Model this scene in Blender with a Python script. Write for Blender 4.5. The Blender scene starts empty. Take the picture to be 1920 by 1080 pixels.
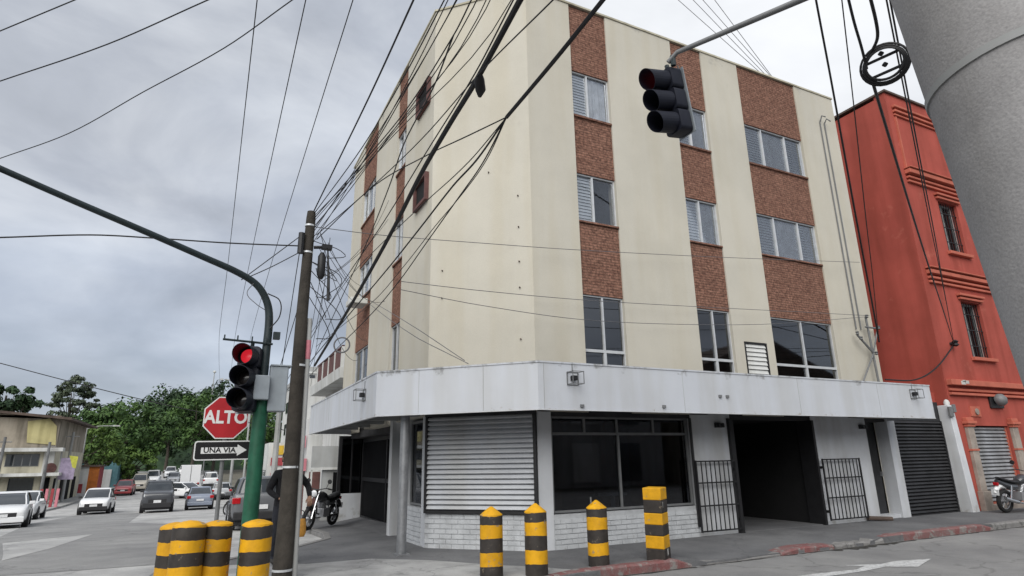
import bpy, bmesh, math, random
from mathutils import Vector, Matrix, Euler
random.seed(7)
scene = bpy.context.scene
COL = scene.collection
PI = math.pi

# ------------------------------------------------------------------ camera
cam = bpy.data.cameras.new("camera"); cam_o = bpy.data.objects.new("camera", cam); COL.objects.link(cam_o)
cam.sensor_fit = 'HORIZONTAL'; cam.sensor_width = 36.0; cam.lens = 1128.0 / 1920.0 * 36.0
cam.clip_start = 0.05; cam.clip_end = 3000
_R = Matrix(((0.8953097, -0.1073145, -0.4323242), (-0.4451396, -0.2514369, -0.8594360), (-0.0164723, 0.9619060, -0.2728839)))
cam_o.matrix_world = Matrix.Translation((0, 0, 1.7)) @ _R.to_4x4()
scene.camera = cam_o

# ------------------------------------------------------------------ world: overcast sky over a Nishita base
SUN_DIR = Vector((-0.48, -0.60, 0.68)).normalized()      # from the scene towards the sun
SUN_EL = math.asin(SUN_DIR.z); SUN_AZ = math.atan2(SUN_DIR.x, SUN_DIR.y)
world = bpy.data.worlds.new("World"); scene.world = world; world.use_nodes = True
nt = world.node_tree; nt.nodes.clear()
def N(t, **k):
    n = nt.nodes.new(t)
    for a, b in k.items(): setattr(n, a, b)
    return n
wo = N('ShaderNodeOutputWorld'); bg = N('ShaderNodeBackground'); bg.inputs['Strength'].default_value = 0.1
sky = N('ShaderNodeTexSky'); sky.sky_type = 'NISHITA'; sky.sun_disc = False
sky.sun_elevation = SUN_EL; sky.sun_rotation = SUN_AZ; sky.altitude = 1500; sky.air_density = 1.0; sky.dust_density = 2.0
tc = N('ShaderNodeTexCoord'); mp = N('ShaderNodeMapping'); mp.inputs['Scale'].default_value = (1.0, 1.0, 2.4)
mp.inputs['Location'].default_value = (0.35, 0.2, 0.1)
n1 = N('ShaderNodeTexNoise'); n1.inputs['Scale'].default_value = 2.1; n1.inputs['Detail'].default_value = 7; n1.inputs['Roughness'].default_value = 0.52
n1.inputs['Distortion'].default_value = 0.35
r1 = N('ShaderNodeValToRGB'); e = r1.color_ramp.elements
e[0].position = 0.33; e[0].color = (1.38, 1.51, 1.74, 1); e[1].position = 0.70; e[1].color = (3.25, 3.40, 3.62, 1)
m_ = r1.color_ramp.elements.new(0.5); m_.color = (2.10, 2.25, 2.54, 1)
n2 = N('ShaderNodeTexNoise'); n2.inputs['Scale'].default_value = 1.1; n2.inputs['Detail'].default_value = 4
r2 = N('ShaderNodeValToRGB'); r2.color_ramp.elements[0].position = 0.52; r2.color_ramp.elements[1].position = 0.75
r2.color_ramp.elements[1].color = (0.16, 0.16, 0.16, 1)
mx = N('ShaderNodeMixRGB'); mx.blend_type = 'MIX'
# thin cloud where the hidden sun shines through (upper right of the view)
dt = N('ShaderNodeVectorMath', operation='DOT_PRODUCT'); dt.inputs[1].default_value = (0.62, 0.50, 0.605)
nm = N('ShaderNodeVectorMath', operation='NORMALIZE')
mr = N('ShaderNodeMapRange'); mr.inputs['From Min'].default_value = 0.905; mr.inputs['From Max'].default_value = 1.0
mr.interpolation_type = 'SMOOTHSTEP'
gl = N('ShaderNodeMixRGB'); gl.blend_type = 'MIX'; gl.inputs['Color2'].default_value = (4.1, 4.2, 4.35, 1)
ga = N('ShaderNodeMath', operation='MULTIPLY')
L = nt.links.new
L(tc.outputs['Generated'], mp.inputs['Vector']); L(mp.outputs['Vector'], n1.inputs['Vector']); L(mp.outputs['Vector'], n2.inputs['Vector'])
L(n1.outputs['Fac'], r1.inputs['Fac']); L(n2.outputs['Fac'], r2.inputs['Fac'])
L(r2.outputs['Color'], mx.inputs['Fac']); L(r1.outputs['Color'], mx.inputs['Color1']); L(sky.outputs['Color'], mx.inputs['Color2'])
L(tc.outputs['Generated'], nm.inputs[0]); L(nm.outputs['Vector'], dt.inputs[0]); L(dt.outputs['Value'], mr.inputs['Value'])
gb_ = N('ShaderNodeMath', operation='MULTIPLY_ADD'); gb_.inputs[1].default_value = 1.3; gb_.inputs[2].default_value = 0.25
L(n1.outputs['Fac'], gb_.inputs[0]); L(mr.outputs['Result'], ga.inputs[0]); L(gb_.outputs['Value'], ga.inputs[1])
L(ga.outputs['Value'], gl.inputs['Fac']); L(mx.outputs['Color'], gl.inputs['Color1'])
L(gl.outputs['Color'], bg.inputs['Color']); L(bg.outputs['Background'], wo.inputs['Surface'])

# ------------------------------------------------------------------ sun through cloud
sl = bpy.data.lights.new("sun", 'SUN'); sl.energy = 1.5; sl.angle = math.radians(62); sl.color = (1.0, 0.97, 0.92)
so = bpy.data.objects.new("sun", sl); COL.objects.link(so)
so.rotation_euler = (-SUN_DIR).to_track_quat('-Z', 'Y').to_euler(); so.location = (-10, -25, 40)
vs = scene.view_settings
scene.display_settings.display_device = 'sRGB'
vs.view_transform = 'Standard'; vs.look = 'None'; vs.gamma = 1.0; vs.exposure = 1.25; vs.use_curve_mapping = False
scene.render.engine = 'CYCLES'
cy = scene.cycles; cy.use_denoising = True; cy.max_bounces = 7; cy.diffuse_bounces = 4; cy.glossy_bounces = 3
cy.transmission_bounces = 4; cy.transparent_max_bounces = 10; cy.caustics_reflective = False; cy.caustics_refractive = False

# ------------------------------------------------------------------ materials
MATS = {}
def mat(name, col, rough=0.7, var=0.12, scale=3.0, bump=0.0, bscale=40.0, metal=0.0, spec=0.4, streak=0.0, speck=0.0, col2=None, emit=None, coat=0.0, space='world'):
    if name in MATS: return MATS[name]
    m = bpy.data.materials.new(name); m.use_nodes = True; t = m.node_tree; nd = t.nodes; lk = t.links.new
    p = nd['Principled BSDF']
    p.inputs['Roughness'].default_value = rough; p.inputs['Metallic'].default_value = metal
    p.inputs['Specular IOR Level'].default_value = spec
    if coat: p.inputs['Coat Weight'].default_value = coat; p.inputs['Coat Roughness'].default_value = 0.08
    if space == 'world': pos = nd.new('ShaderNodeNewGeometry').outputs['Position']
    else: pos = nd.new('ShaderNodeTexCoord').outputs['Object']
    c2 = col2 if col2 else tuple(max(0, c * (1 - 2.2 * var)) for c in col)
    nz = nd.new('ShaderNodeTexNoise'); nz.inputs['Scale'].default_value = scale; nz.inputs['Detail'].default_value = 6; nz.inputs['Roughness'].default_value = 0.62
    lk(pos, nz.inputs['Vector'])
    rp = nd.new('ShaderNodeValToRGB'); rp.color_ramp.elements[0].position = 0.32; rp.color_ramp.elements[1].position = 0.60
    rp.color_ramp.elements[0].color = (*c2, 1); rp.color_ramp.elements[1].color = (*col, 1)
    lk(nz.outputs['Fac'], rp.inputs['Fac']); out = rp.outputs['Color']
    if streak:
        mpn = nd.new('ShaderNodeMapping'); mpn.inputs['Scale'].default_value = (1.5, 1.5, 0.13); lk(pos, mpn.inputs['Vector'])
        ns = nd.new('ShaderNodeTexNoise'); ns.inputs['Scale'].default_value = 1.6; ns.inputs['Detail'].default_value = 5; lk(mpn.outputs['Vector'], ns.inputs['Vector'])
        rs = nd.new('ShaderNodeValToRGB'); rs.color_ramp.elements[0].position = 0.36; rs.color_ramp.elements[1].position = 0.58
        k = 1 - streak; rs.color_ramp.elements[0].color = (k, k * 0.985, k * 0.95, 1); rs.color_ramp.elements[1].color = (1, 1, 1, 1)
        lk(ns.outputs['Fac'], rs.inputs['Fac'])
        mm = nd.new('ShaderNodeMixRGB'); mm.blend_type = 'MULTIPLY'; mm.inputs['Fac'].default_value = 1
        lk(out, mm.inputs['Color1']); lk(rs.outputs['Color'], mm.inputs['Color2']); out = mm.outputs['Color']
    if speck:
        n3 = nd.new('ShaderNodeTexNoise'); n3.inputs['Scale'].default_value = bscale * 1.3; n3.inputs['Detail'].default_value = 3; lk(pos, n3.inputs['Vector'])
        r3 = nd.new('ShaderNodeValToRGB'); r3.color_ramp.elements[0].position = 0.36; r3.color_ramp.elements[1].position = 0.64
        r3.color_ramp.elements[0].color = (1 - speck,) * 3 + (1,); r3.color_ramp.elements[1].color = (1 + speck * 0.5,) * 3 + (1,)
        lk(n3.outputs['Fac'], r3.inputs['Fac'])
        mm = nd.new('ShaderNodeMixRGB'); mm.blend_type = 'MULTIPLY'; mm.inputs['Fac'].default_value = 1
        lk(out, mm.inputs['Color1']); lk(r3.outputs['Color'], mm.inputs['Color2']); out = mm.outputs['Color']
    lk(out, p.inputs['Base Color'])
    if bump:
        nb = nd.new('ShaderNodeTexNoise'); nb.inputs['Scale'].default_value = bscale; nb.inputs['Detail'].default_value = 5; lk(pos, nb.inputs['Vector'])
        b = nd.new('ShaderNodeBump'); b.inputs['Strength'].default_value = bump; b.inputs['Distance'].default_value = 0.02
        lk(nb.outputs['Fac'], b.inputs['Height']); lk(b.outputs['Normal'], p.inputs['Normal'])
    if emit: p.inputs['Emission Color'].default_value = (*emit[:3], 1); p.inputs['Emission Strength'].default_value = emit[3]
    MATS[name] = m; return m

def mat_cracked(name, col, col2, scale=1.2, speck=0.25, crack=0.4, cscale=0.5, patches=None):
    m = mat(name, col, rough=0.9, scale=scale, bump=0.35, bscale=60, spec=0.25, speck=speck, col2=col2)
    t = m.node_tree; nd = t.nodes; lk = t.links.new; p = nd['Principled BSDF']
    src = p.inputs['Base Color'].links[0].from_socket
    pos = nd.new('ShaderNodeNewGeometry').outputs['Position']
    dn = nd.new('ShaderNodeTexNoise'); dn.inputs['Scale'].default_value = 1.7; dn.inputs['Detail'].default_value = 5; lk(pos, dn.inputs['Vector'])
    ad = nd.new('ShaderNodeMixRGB'); ad.blend_type = 'ADD'; ad.inputs['Fac'].default_value = 0.8; lk(pos, ad.inputs['Color1']); lk(dn.outputs['Color'], ad.inputs['Color2'])
    vo = nd.new('ShaderNodeTexVoronoi'); vo.feature = 'DISTANCE_TO_EDGE'; vo.inputs['Scale'].default_value = cscale; lk(ad.outputs['Color'], vo.inputs['Vector'])
    rr = nd.new('ShaderNodeValToRGB'); rr.color_ramp.elements[0].position = 0.0; rr.color_ramp.elements[1].position = 0.012
    rr.color_ramp.elements[0].color = (1 - crack,) * 3 + (1,); rr.color_ramp.elements[1].color = (1, 1, 1, 1)
    lk(vo.outputs['Distance'], rr.inputs['Fac'])
    mm = nd.new('ShaderNodeMixRGB'); mm.blend_type = 'MULTIPLY'; mm.inputs['Fac'].default_value = 1
    lk(src, mm.inputs['Color1']); lk(rr.outputs['Color'], mm.inputs['Color2'])
    # broad oil and wear stains
    n5 = nd.new('ShaderNodeTexNoise'); n5.inputs['Scale'].default_value = 0.35; n5.inputs['Detail'].default_value = 8; n5.inputs['Roughness'].default_value = 0.7; lk(pos, n5.inputs['Vector'])
    r5 = nd.new('ShaderNodeValToRGB'); r5.color_ramp.elements[0].position = 0.38; r5.color_ramp.elements[1].position = 0.62
    r5.color_ramp.elements[0].color = (0.80, 0.80, 0.81, 1); r5.color_ramp.elements[1].color = (1.08, 1.08, 1.07, 1); lk(n5.outputs['Fac'], r5.inputs['Fac'])
    m2 = nd.new('ShaderNodeMixRGB'); m2.blend_type = 'MULTIPLY'; m2.inputs['Fac'].default_value = 1
    lk(mm.outputs['Color'], m2.inputs['Color1']); lk(r5.outputs['Color'], m2.inputs['Color2']); lk(m2.outputs['Color'], p.inputs['Base Color'])
    return m

def mat_brick(name, c1, c2, mortar):
    m = bpy.data.materials.new(name); m.use_nodes = True; t = m.node_tree; nd = t.nodes; lk = t.links.new; p = nd['Principled BSDF']
    p.inputs['Roughness'].default_value = 0.95; p.inputs['Specular IOR Level'].default_value = 0.15
    g = nd.new('ShaderNodeNewGeometry'); s = nd.new('ShaderNodeSeparateXYZ'); lk(g.outputs['Position'], s.inputs[0])
    a = nd.new('ShaderNodeMath'); a.operation = 'ADD'; lk(s.outputs['X'], a.inputs[0]); lk(s.outputs['Y'], a.inputs[1])
    c = nd.new('ShaderNodeCombineXYZ'); lk(a.outputs[0], c.inputs['X']); lk(s.outputs['Z'], c.inputs['Y'])
    b = nd.new('ShaderNodeTexBrick'); lk(c.outputs[0], b.inputs['Vector']); b.inputs['Scale'].default_value = 1.0
    b.inputs['Brick Width'].default_value = 0.21; b.inputs['Row Height'].default_value = 0.062; b.inputs['Mortar Size'].default_value = 0.008
    b.inputs['Mortar Smooth'].default_value = 0.6; b.inputs['Bias'].default_value = -0.1
    b.inputs['Color1'].default_value = (*c1, 1); b.inputs['Color2'].default_value = (*c2, 1); b.inputs['Mortar'].default_value = (*mortar, 1)
    n = nd.new('ShaderNodeTexNoise'); n.inputs['Scale'].default_value = 17; n.inputs['Detail'].default_value = 4; n.inputs['Roughness'].default_value = 0.7; lk(g.outputs['Position'], n.inputs['Vector'])
    r = nd.new('ShaderNodeValToRGB'); r.color_ramp.elements[0].position = 0.36; r.color_ramp.elements[1].position = 0.66
    r.color_ramp.elements[0].color = (0.52, 0.49, 0.49, 1); r.color_ramp.elements[1].color = (1.30, 1.25, 1.2, 1); lk(n.outputs['Fac'], r.inputs['Fac'])
    x = nd.new('ShaderNodeMixRGB'); x.blend_type = 'MULTIPLY'; x.inputs['Fac'].default_value = 1; lk(b.outputs['Color'], x.inputs['Color1']); lk(r.outputs['Color'], x.inputs['Color2'])
    lk(x.outputs['Color'], p.inputs['Base Color'])
    h = nd.new('ShaderNodeMath'); h.operation = 'SUBTRACT'; lk(n.outputs['Fac'], h.inputs[0]); lk(b.outputs['Fac'], h.inputs[1])
    bm_ = nd.new('ShaderNodeBump'); bm_.inputs['Strength'].default_value = 0.9; bm_.inputs['Distance'].default_value = 0.03
    lk(h.outputs[0], bm_.inputs['Height']); lk(bm_.outputs['Normal'], p.inputs['Normal'])
    MATS[name] = m; return m

def mat_glass(name, tint, refl=0.08):
    m = bpy.data.materials.new(name); m.use_nodes = True; t = m.node_tree; nd = t.nodes; lk = t.links.new
    nd.remove(nd['Principled BSDF']); o = nd['Material Output']
    tr = nd.new('ShaderNodeBsdfTransparent'); tr.inputs['Color'].default_value = (*tint, 1)
    gl_ = nd.new('ShaderNodeBsdfGlossy'); gl_.inputs['Roughness'].default_value = 0.03; gl_.inputs['Color'].default_value = (0.95, 0.97, 1, 1)
    lw = nd.new('ShaderNodeLayerWeight'); lw.inputs['Blend'].default_value = 0.25
    ad = nd.new('ShaderNodeMath'); ad.operation = 'MULTIPLY_ADD'; ad.inputs[1].default_value = 0.8; ad.inputs[2].default_value = refl
    lk(lw.outputs['Fresnel'], ad.inputs[0])
    mxs = nd.new('ShaderNodeMixShader'); lk(ad.outputs[0], mxs.inputs['Fac']); lk(tr.outputs[0], mxs.inputs[1]); lk(gl_.outputs[0], mxs.inputs[2]); lk(mxs.outputs[0], o.inputs['Surface'])
    MATS[name] = m; return m

def mat_leaf(name, col, dark):
    m = bpy.data.materials.new(name); m.use_nodes = True; t = m.node_tree; nd = t.nodes; lk = t.links.new; p = nd['Principled BSDF']
    p.inputs['Roughness'].default_value = 0.6; p.inputs['Specular IOR Level'].default_value = 0.25
    g = nd.new('ShaderNodeNewGeometry'); r = nd.new('ShaderNodeValToRGB')
    r.color_ramp.elements[0].color = (*dark, 1); r.color_ramp.elements[1].color = (*col, 1)
    n = nd.new('ShaderNodeTexNoise'); n.inputs['Scale'].default_value = 0.45; n.inputs['Detail'].default_value = 3; lk(g.outputs['Position'], n.inputs['Vector'])
    mn = nd.new('ShaderNodeMath'); mn.operation = 'MULTIPLY_ADD'; mn.inputs[1].default_value = 0.55; lk(g.outputs['Random Per Island'], mn.inputs[0])
    s = nd.new('ShaderNodeMath'); s.operation = 'MULTIPLY_ADD'; s.inputs[1].default_value = 2.2; s.inputs[2].default_value = -0.85; lk(n.outputs['Fac'], s.inputs[0])
    lk(s.outputs[0], mn.inputs[2]); lk(mn.outputs[0], r.inputs['Fac']); lk(r.outputs['Color'], p.inputs['Base Color'])
    MATS[name] = m; return m

mat('cream', (0.555, 0.530, 0.460), rough=0.92, var=0.045, scale=0.55, bump=0.18, bscale=55, streak=0.04, speck=0.04, spec=0.2)
mat_brick('brick', (0.285, 0.160, 0.120), (0.240, 0.128, 0.096), (0.195, 0.118, 0.092))
mat('fascia', (0.535, 0.56, 0.605), rough=0.75, var=0.035, scale=0.9, bump=0.06, bscale=30, streak=0.09, spec=0.3)
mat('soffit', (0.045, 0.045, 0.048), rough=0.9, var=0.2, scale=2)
mat('white', (0.60, 0.62, 0.65), rough=0.8, var=0.06, scale=1.6, bump=0.12, bscale=45, streak=0.16, spec=0.3)
mat('white_brick', (0.56,0.58,0.60), rough=0.85, var=0.10, scale=3.5, bump=0.35, bscale=60, spec=0.25, speck=0.10)
mat('white_mortar', (0.47,0.485,0.50), rough=0.9, var=0.12, scale=4, bump=0.3)
mat('shutter_white', (0.56, 0.58, 0.61), rough=0.55, var=0.05, scale=2.2, streak=0.06, spec=0.4)
mat('shutter_black', (0.035, 0.036, 0.04), rough=0.5, var=0.2, scale=3, streak=0.25, spec=0.4)
mat('shutter_grey', (0.30, 0.31, 0.33), rough=0.5, var=0.12, scale=3, streak=0.3, spec=0.5)
mat('black_metal', (0.018, 0.018, 0.02), rough=0.5, var=0.15, scale=6)
mat('gate_black', (0.008, 0.008, 0.009), rough=0.85, var=0.2, scale=2, spec=0.1)
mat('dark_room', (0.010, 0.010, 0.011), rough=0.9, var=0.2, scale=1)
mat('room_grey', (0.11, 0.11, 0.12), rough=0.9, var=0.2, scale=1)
mat('alu', (0.62, 0.64, 0.66), rough=0.4, var=0.06, scale=6, metal=0.25)
mat('alu_dark', (0.17, 0.175, 0.18), rough=0.5, var=0.1, scale=6)
mat('louvre', (0.74,0.77,0.80), rough=0.3, var=0.1, scale=4)
mat('curtain', (0.80,0.81,0.83), rough=0.9, var=0.12, scale=5, streak=0.2)
mat_glass('glass', (0.95, 0.965, 0.98), 0.06)
mat_glass('glass_dark', (0.20, 0.23, 0.27), 0.10)
mat_glass('glass_shop', (0.40, 0.42, 0.46), 0.03)
mat('orange', (0.415, 0.092, 0.070), rough=0.85, var=0.09, scale=0.6, bump=0.12, bscale=50, streak=0.2, spec=0.2)
mat('orange_trim', (0.50, 0.145, 0.098), rough=0.8, var=0.1, scale=2, spec=0.25)
mat('stone', (0.36, 0.31, 0.27), rough=0.85, var=0.14, scale=4, bump=0.2)
mat('pole_concrete', (0.40, 0.392, 0.395), rough=0.95, var=0.10, scale=4, bump=0.14, bscale=150, speck=0.10, spec=0.15, streak=0.25)
mat('galv', (0.30, 0.31, 0.325), rough=0.42, var=0.12, scale=8, metal=0.5)
mat('wood_pole', (0.058, 0.051, 0.043), rough=0.95, var=0.2, scale=5, bump=0.5, bscale=40, streak=0.4)
mat('green_pole', (0.014, 0.105, 0.058), rough=0.5, var=0.18, scale=8, streak=0.2)
mat('dark_pole', (0.020, 0.032, 0.036), rough=0.5, var=0.15, scale=8)
mat('cable', (0.016, 0.016, 0.018), rough=0.6, var=0.1, scale=3)
mat('cable_grey', (0.13, 0.13, 0.14), rough=0.6, var=0.1, scale=3)
mat('yellow', (0.74, 0.38, 0.009), rough=0.6, var=0.10, scale=7, streak=0.15, bump=0.12, bscale=50, spec=0.35)
mat('band_black', (0.040, 0.034, 0.030), rough=0.65, var=0.2, scale=8, bump=0.12, bscale=50)
mat('red_kerb', (0.20, 0.080, 0.078), rough=0.85, var=0.18, scale=5, bump=0.3, bscale=50, speck=0.2, col2=(0.20, 0.14, 0.135))
mat('kerb', (0.24, 0.235, 0.23), rough=0.9, var=0.15, scale=4, bump=0.3, bscale=50, speck=0.15)
mat_cracked('asphalt', (0.275, 0.275, 0.273), (0.24, 0.24, 0.24), 1.3, 0.18, 0.28, 0.35)
mat_cracked('concrete_road', (0.44, 0.44, 0.435), (0.36, 0.36, 0.355), 0.7, 0.12, 0.25, 0.28)
mat_cracked('sidewalk', (0.170, 0.172, 0.178), (0.130, 0.132, 0.137), 1.0, 0.16, 0.18, 0.45)
mat_cracked('apron', (0.40, 0.40, 0.395), (0.27, 0.27, 0.265), 1.6, 0.15, 0.35, 0.6)
mat('earth', (0.16, 0.15, 0.12), rough=1, var=0.15, scale=0.3)
mat('road_paint', (0.62, 0.63, 0.63), rough=0.7, var=0.16, scale=9, speck=0.2)
mat('sign_red', (0.42, 0.022, 0.030), rough=0.35, var=0.08, scale=5)
mat('sign_white', (0.72, 0.73, 0.73), rough=0.35, var=0.05, scale=8)
mat('sign_black', (0.016, 0.016, 0.018), rough=0.35, var=0.1, scale=5)
mat('signal_black', (0.012, 0.014, 0.024), rough=0.55, var=0.1, scale=10, space='obj', spec=0.3)
mat('signal_face', (0.010, 0.010, 0.012), rough=0.45, var=0.1, scale=10, space='obj')
mat('lens_red', (0.5, 0.02, 0.03), rough=0.25, var=0.1, scale=30, emit=(1.0, 0.03, 0.05, 0.22), space='obj')
mat('lens_off', (0.022, 0.018, 0.018), rough=0.15, var=0.1, scale=30, space='obj')
mat('box_grey', (0.30, 0.34, 0.38), rough=0.5, var=0.08, scale=4, streak=0.12)
mat('tyre', (0.018, 0.018, 0.019), rough=0.85, var=0.1, scale=10, space='obj')
mat('rim', (0.42, 0.43, 0.45), rough=0.35, var=0.08, scale=8, metal=0.6, space='obj')
mat('chrome', (0.6, 0.61, 0.63), rough=0.18, var=0.03, scale=8, metal=0.9, space='obj')
mat('car_glass', (0.030, 0.036, 0.042), rough=0.06, var=0.1, scale=3, spec=0.8, space='obj')
mat('car_trim', (0.02, 0.02, 0.022), rough=0.55, var=0.1, scale=6, space='obj')
mat('headlamp', (0.62, 0.64, 0.66), rough=0.12, var=0.05, scale=10, spec=0.7, space='obj')
mat('taillamp', (0.42, 0.012, 0.018), rough=0.15, var=0.1, scale=10, spec=0.6, space='obj')
mat('plate', (0.68, 0.69, 0.70), rough=0.5, var=0.1, scale=20, space='obj')
for k, c in dict(white=(0.72, 0.73, 0.74), grey=(0.20, 0.23, 0.29), dark=(0.045, 0.048, 0.055), silver=(0.42, 0.44, 0.46), dsilver=(0.11, 0.115, 0.125), red=(0.33, 0.03, 0.035), beige=(0.45, 0.42, 0.36), black=(0.02, 0.02, 0.022), blue=(0.08, 0.13, 0.22)).items():
    mat('paint_' + k, c, rough=0.35, var=0.012, scale=3, spec=0.5, coat=0.6, space='obj')
mat('bark', (0.10, 0.085, 0.07), rough=0.95, var=0.2, scale=4, bump=0.4)
mat_leaf('leaf_mid', (0.085, 0.155, 0.040), (0.018, 0.045, 0.014))
mat_leaf('leaf_bright', (0.135, 0.215, 0.050), (0.030, 0.070, 0.018))
mat_leaf('leaf_dark', (0.045, 0.085, 0.034), (0.010, 0.024, 0.012))
mat_leaf('leaf_olive', (0.10, 0.125, 0.075), (0.03, 0.045, 0.03))
mat('house_cream', (0.56, 0.53, 0.42), rough=0.9, var=0.12, scale=0.7, streak=0.25)
mat('house_yellow', (0.52, 0.47, 0.24), rough=0.9, var=0.12, scale=0.7, streak=0.2)
mat('house_brown', (0.36, 0.32, 0.26), rough=0.9, var=0.16, scale=0.6, streak=0.4)
mat('rust', (0.115, 0.085, 0.07), rough=0.9, var=0.25, scale=1)
mat('far_white', (0.62, 0.63, 0.62), rough=0.85, var=0.08, scale=0.6, streak=0.2)
mat('far_grey', (0.40, 0.41, 0.41), rough=0.85, var=0.12, scale=0.6, streak=0.2)
mat('far_blind', (0.19, 0.195, 0.20), rough=0.85, var=0.2, scale=1.5)
mat('brown_panel', (0.13, 0.060, 0.055), rough=0.8, var=0.2, scale=3)
mat('pink', (0.55, 0.20, 0.24), rough=0.7, var=0.1, scale=3)
mat('shop_red', (0.36, 0.05, 0.06), rough=0.6, var=0.15, scale=3)
mat('shop_yellow', (0.62, 0.40, 0.04), rough=0.7, var=0.15, scale=2)
mat('shop_orange', (0.52, 0.16, 0.03), rough=0.7, var=0.15, scale=2)
mat('teal', (0.10, 0.22, 0.25), rough=0.7, var=0.15, scale=2)
mat('purple', (0.36, 0.30, 0.42), rough=0.6, var=0.15, scale=4)
mat('lime', (0.55, 0.55, 0.08), rough=0.6, var=0.15, scale=4)
mat('skin', (0.30, 0.17, 0.11), rough=0.6, var=0.06, scale=20, space='obj')
mat('hair', (0.012, 0.010, 0.009), rough=0.6, var=0.1, scale=30, space='obj')
mat('cloth_black', (0.014, 0.014, 0.017), rough=0.95, var=0.2, scale=14, bump=0.3, bscale=30, space='obj')
mat('cloth_dark', (0.022, 0.024, 0.032), rough=0.95, var=0.2, scale=14, bump=0.3, bscale=30, space='obj')
mat('shoe', (0.03, 0.028, 0.026), rough=0.6, var=0.1, scale=14, space='obj')
mat('bag_orange', (0.55, 0.27, 0.05), rough=0.7, var=0.15, scale=14, space='obj')
mat('dirt', (0.055, 0.052, 0.047), rough=1, var=0.2, scale=5, speck=0.2, bscale=50)
mat('chalk', (0.5, 0.5, 0.48), rough=0.9, var=0.1)
def add_wear(name, under, thr, scale, soft=0.03, zlo=None, zhi=None):
    """chips, grime or flaking with its own shape: mixes a second colour through a noise threshold"""
    m = MATS[name]; t = m.node_tree; nd = t.nodes; lk = t.links.new; p = nd['Principled BSDF']; src = p.inputs['Base Color'].links[0].from_socket
    g = nd.new('ShaderNodeNewGeometry'); n = nd.new('ShaderNodeTexNoise'); n.inputs['Scale'].default_value = scale; n.inputs['Detail'].default_value = 8; n.inputs['Roughness'].default_value = 0.68; lk(g.outputs['Position'], n.inputs['Vector'])
    fac = n.outputs['Fac']
    if zlo is not None:
        s = nd.new('ShaderNodeSeparateXYZ'); lk(g.outputs['Position'], s.inputs[0]); k = nd.new('ShaderNodeMapRange'); k.inputs['From Min'].default_value = zlo; k.inputs['From Max'].default_value = zhi
        k.inputs['To Min'].default_value = -0.16; k.inputs['To Max'].default_value = 0.10; lk(s.outputs['Z'], k.inputs['Value']); a = nd.new('ShaderNodeMath'); a.operation = 'ADD'; lk(fac, a.inputs[0]); lk(k.outputs['Result'], a.inputs[1]); fac = a.outputs[0]
    r = nd.new('ShaderNodeValToRGB'); r.color_ramp.elements[0].position = thr; r.color_ramp.elements[1].position = thr + soft; lk(fac, r.inputs['Fac'])
    x = nd.new('ShaderNodeMixRGB'); x.inputs['Color2'].default_value = (*under, 1); lk(r.outputs['Color'], x.inputs['Fac']); lk(src, x.inputs['Color1']); lk(x.outputs['Color'], p.inputs['Base Color'])
add_wear('yellow', (0.28, 0.22, 0.14), 0.60, 9, .05); add_wear('band_black', (0.17, 0.14, 0.10), 0.61, 9, .05)
add_wear('red_kerb', (0.22, 0.21, 0.20), 0.53, 7, .08)
add_wear('fascia', (0.26, 0.265, 0.27), 0.56, 3.5, .12, 3.05, 3.32); add_wear('fascia', (0.30, 0.27, 0.23), 0.60, 5.0, .10, 2.66, 2.46)
add_wear('white', (0.36, 0.355, 0.34), 0.60, 2.6, .12, .75, .05); add_wear('white_brick', (0.36, 0.36, 0.35), 0.60, 4.5, .10, .55, .05)
add_wear('cream', (0.455, 0.43, 0.37), 0.64, 0.9, .16); add_wear('cream', (0.30, 0.295, 0.27), 0.60, 1.4, .18, 11.2, 12.25)
add_wear('pole_concrete', (0.21, 0.205, 0.205), 0.62, 9, .10); add_wear('road_paint', (0.28, 0.28, 0.28), 0.56, 8, .06)
add_wear('orange', (0.50, 0.165, 0.12), 0.60, 1.1, .2); add_wear('orange', (0.26, 0.075, 0.055), 0.60, 2.2, .2, 1.0, .1)
add_wear('asphalt', (0.135, 0.135, 0.137), 0.635, 1.1, .10); add_wear('concrete_road', (0.23, 0.23, 0.225), 0.62, 0.9, .12); add_wear('sidewalk', (0.085, 0.085, 0.087), 0.62, 1.7, .10); add_wear('apron', (0.19, 0.19, 0.185), 0.58, 2.0, .12); add_wear('kerb', (0.11, 0.11, 0.105), 0.55, 4, .1)

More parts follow.
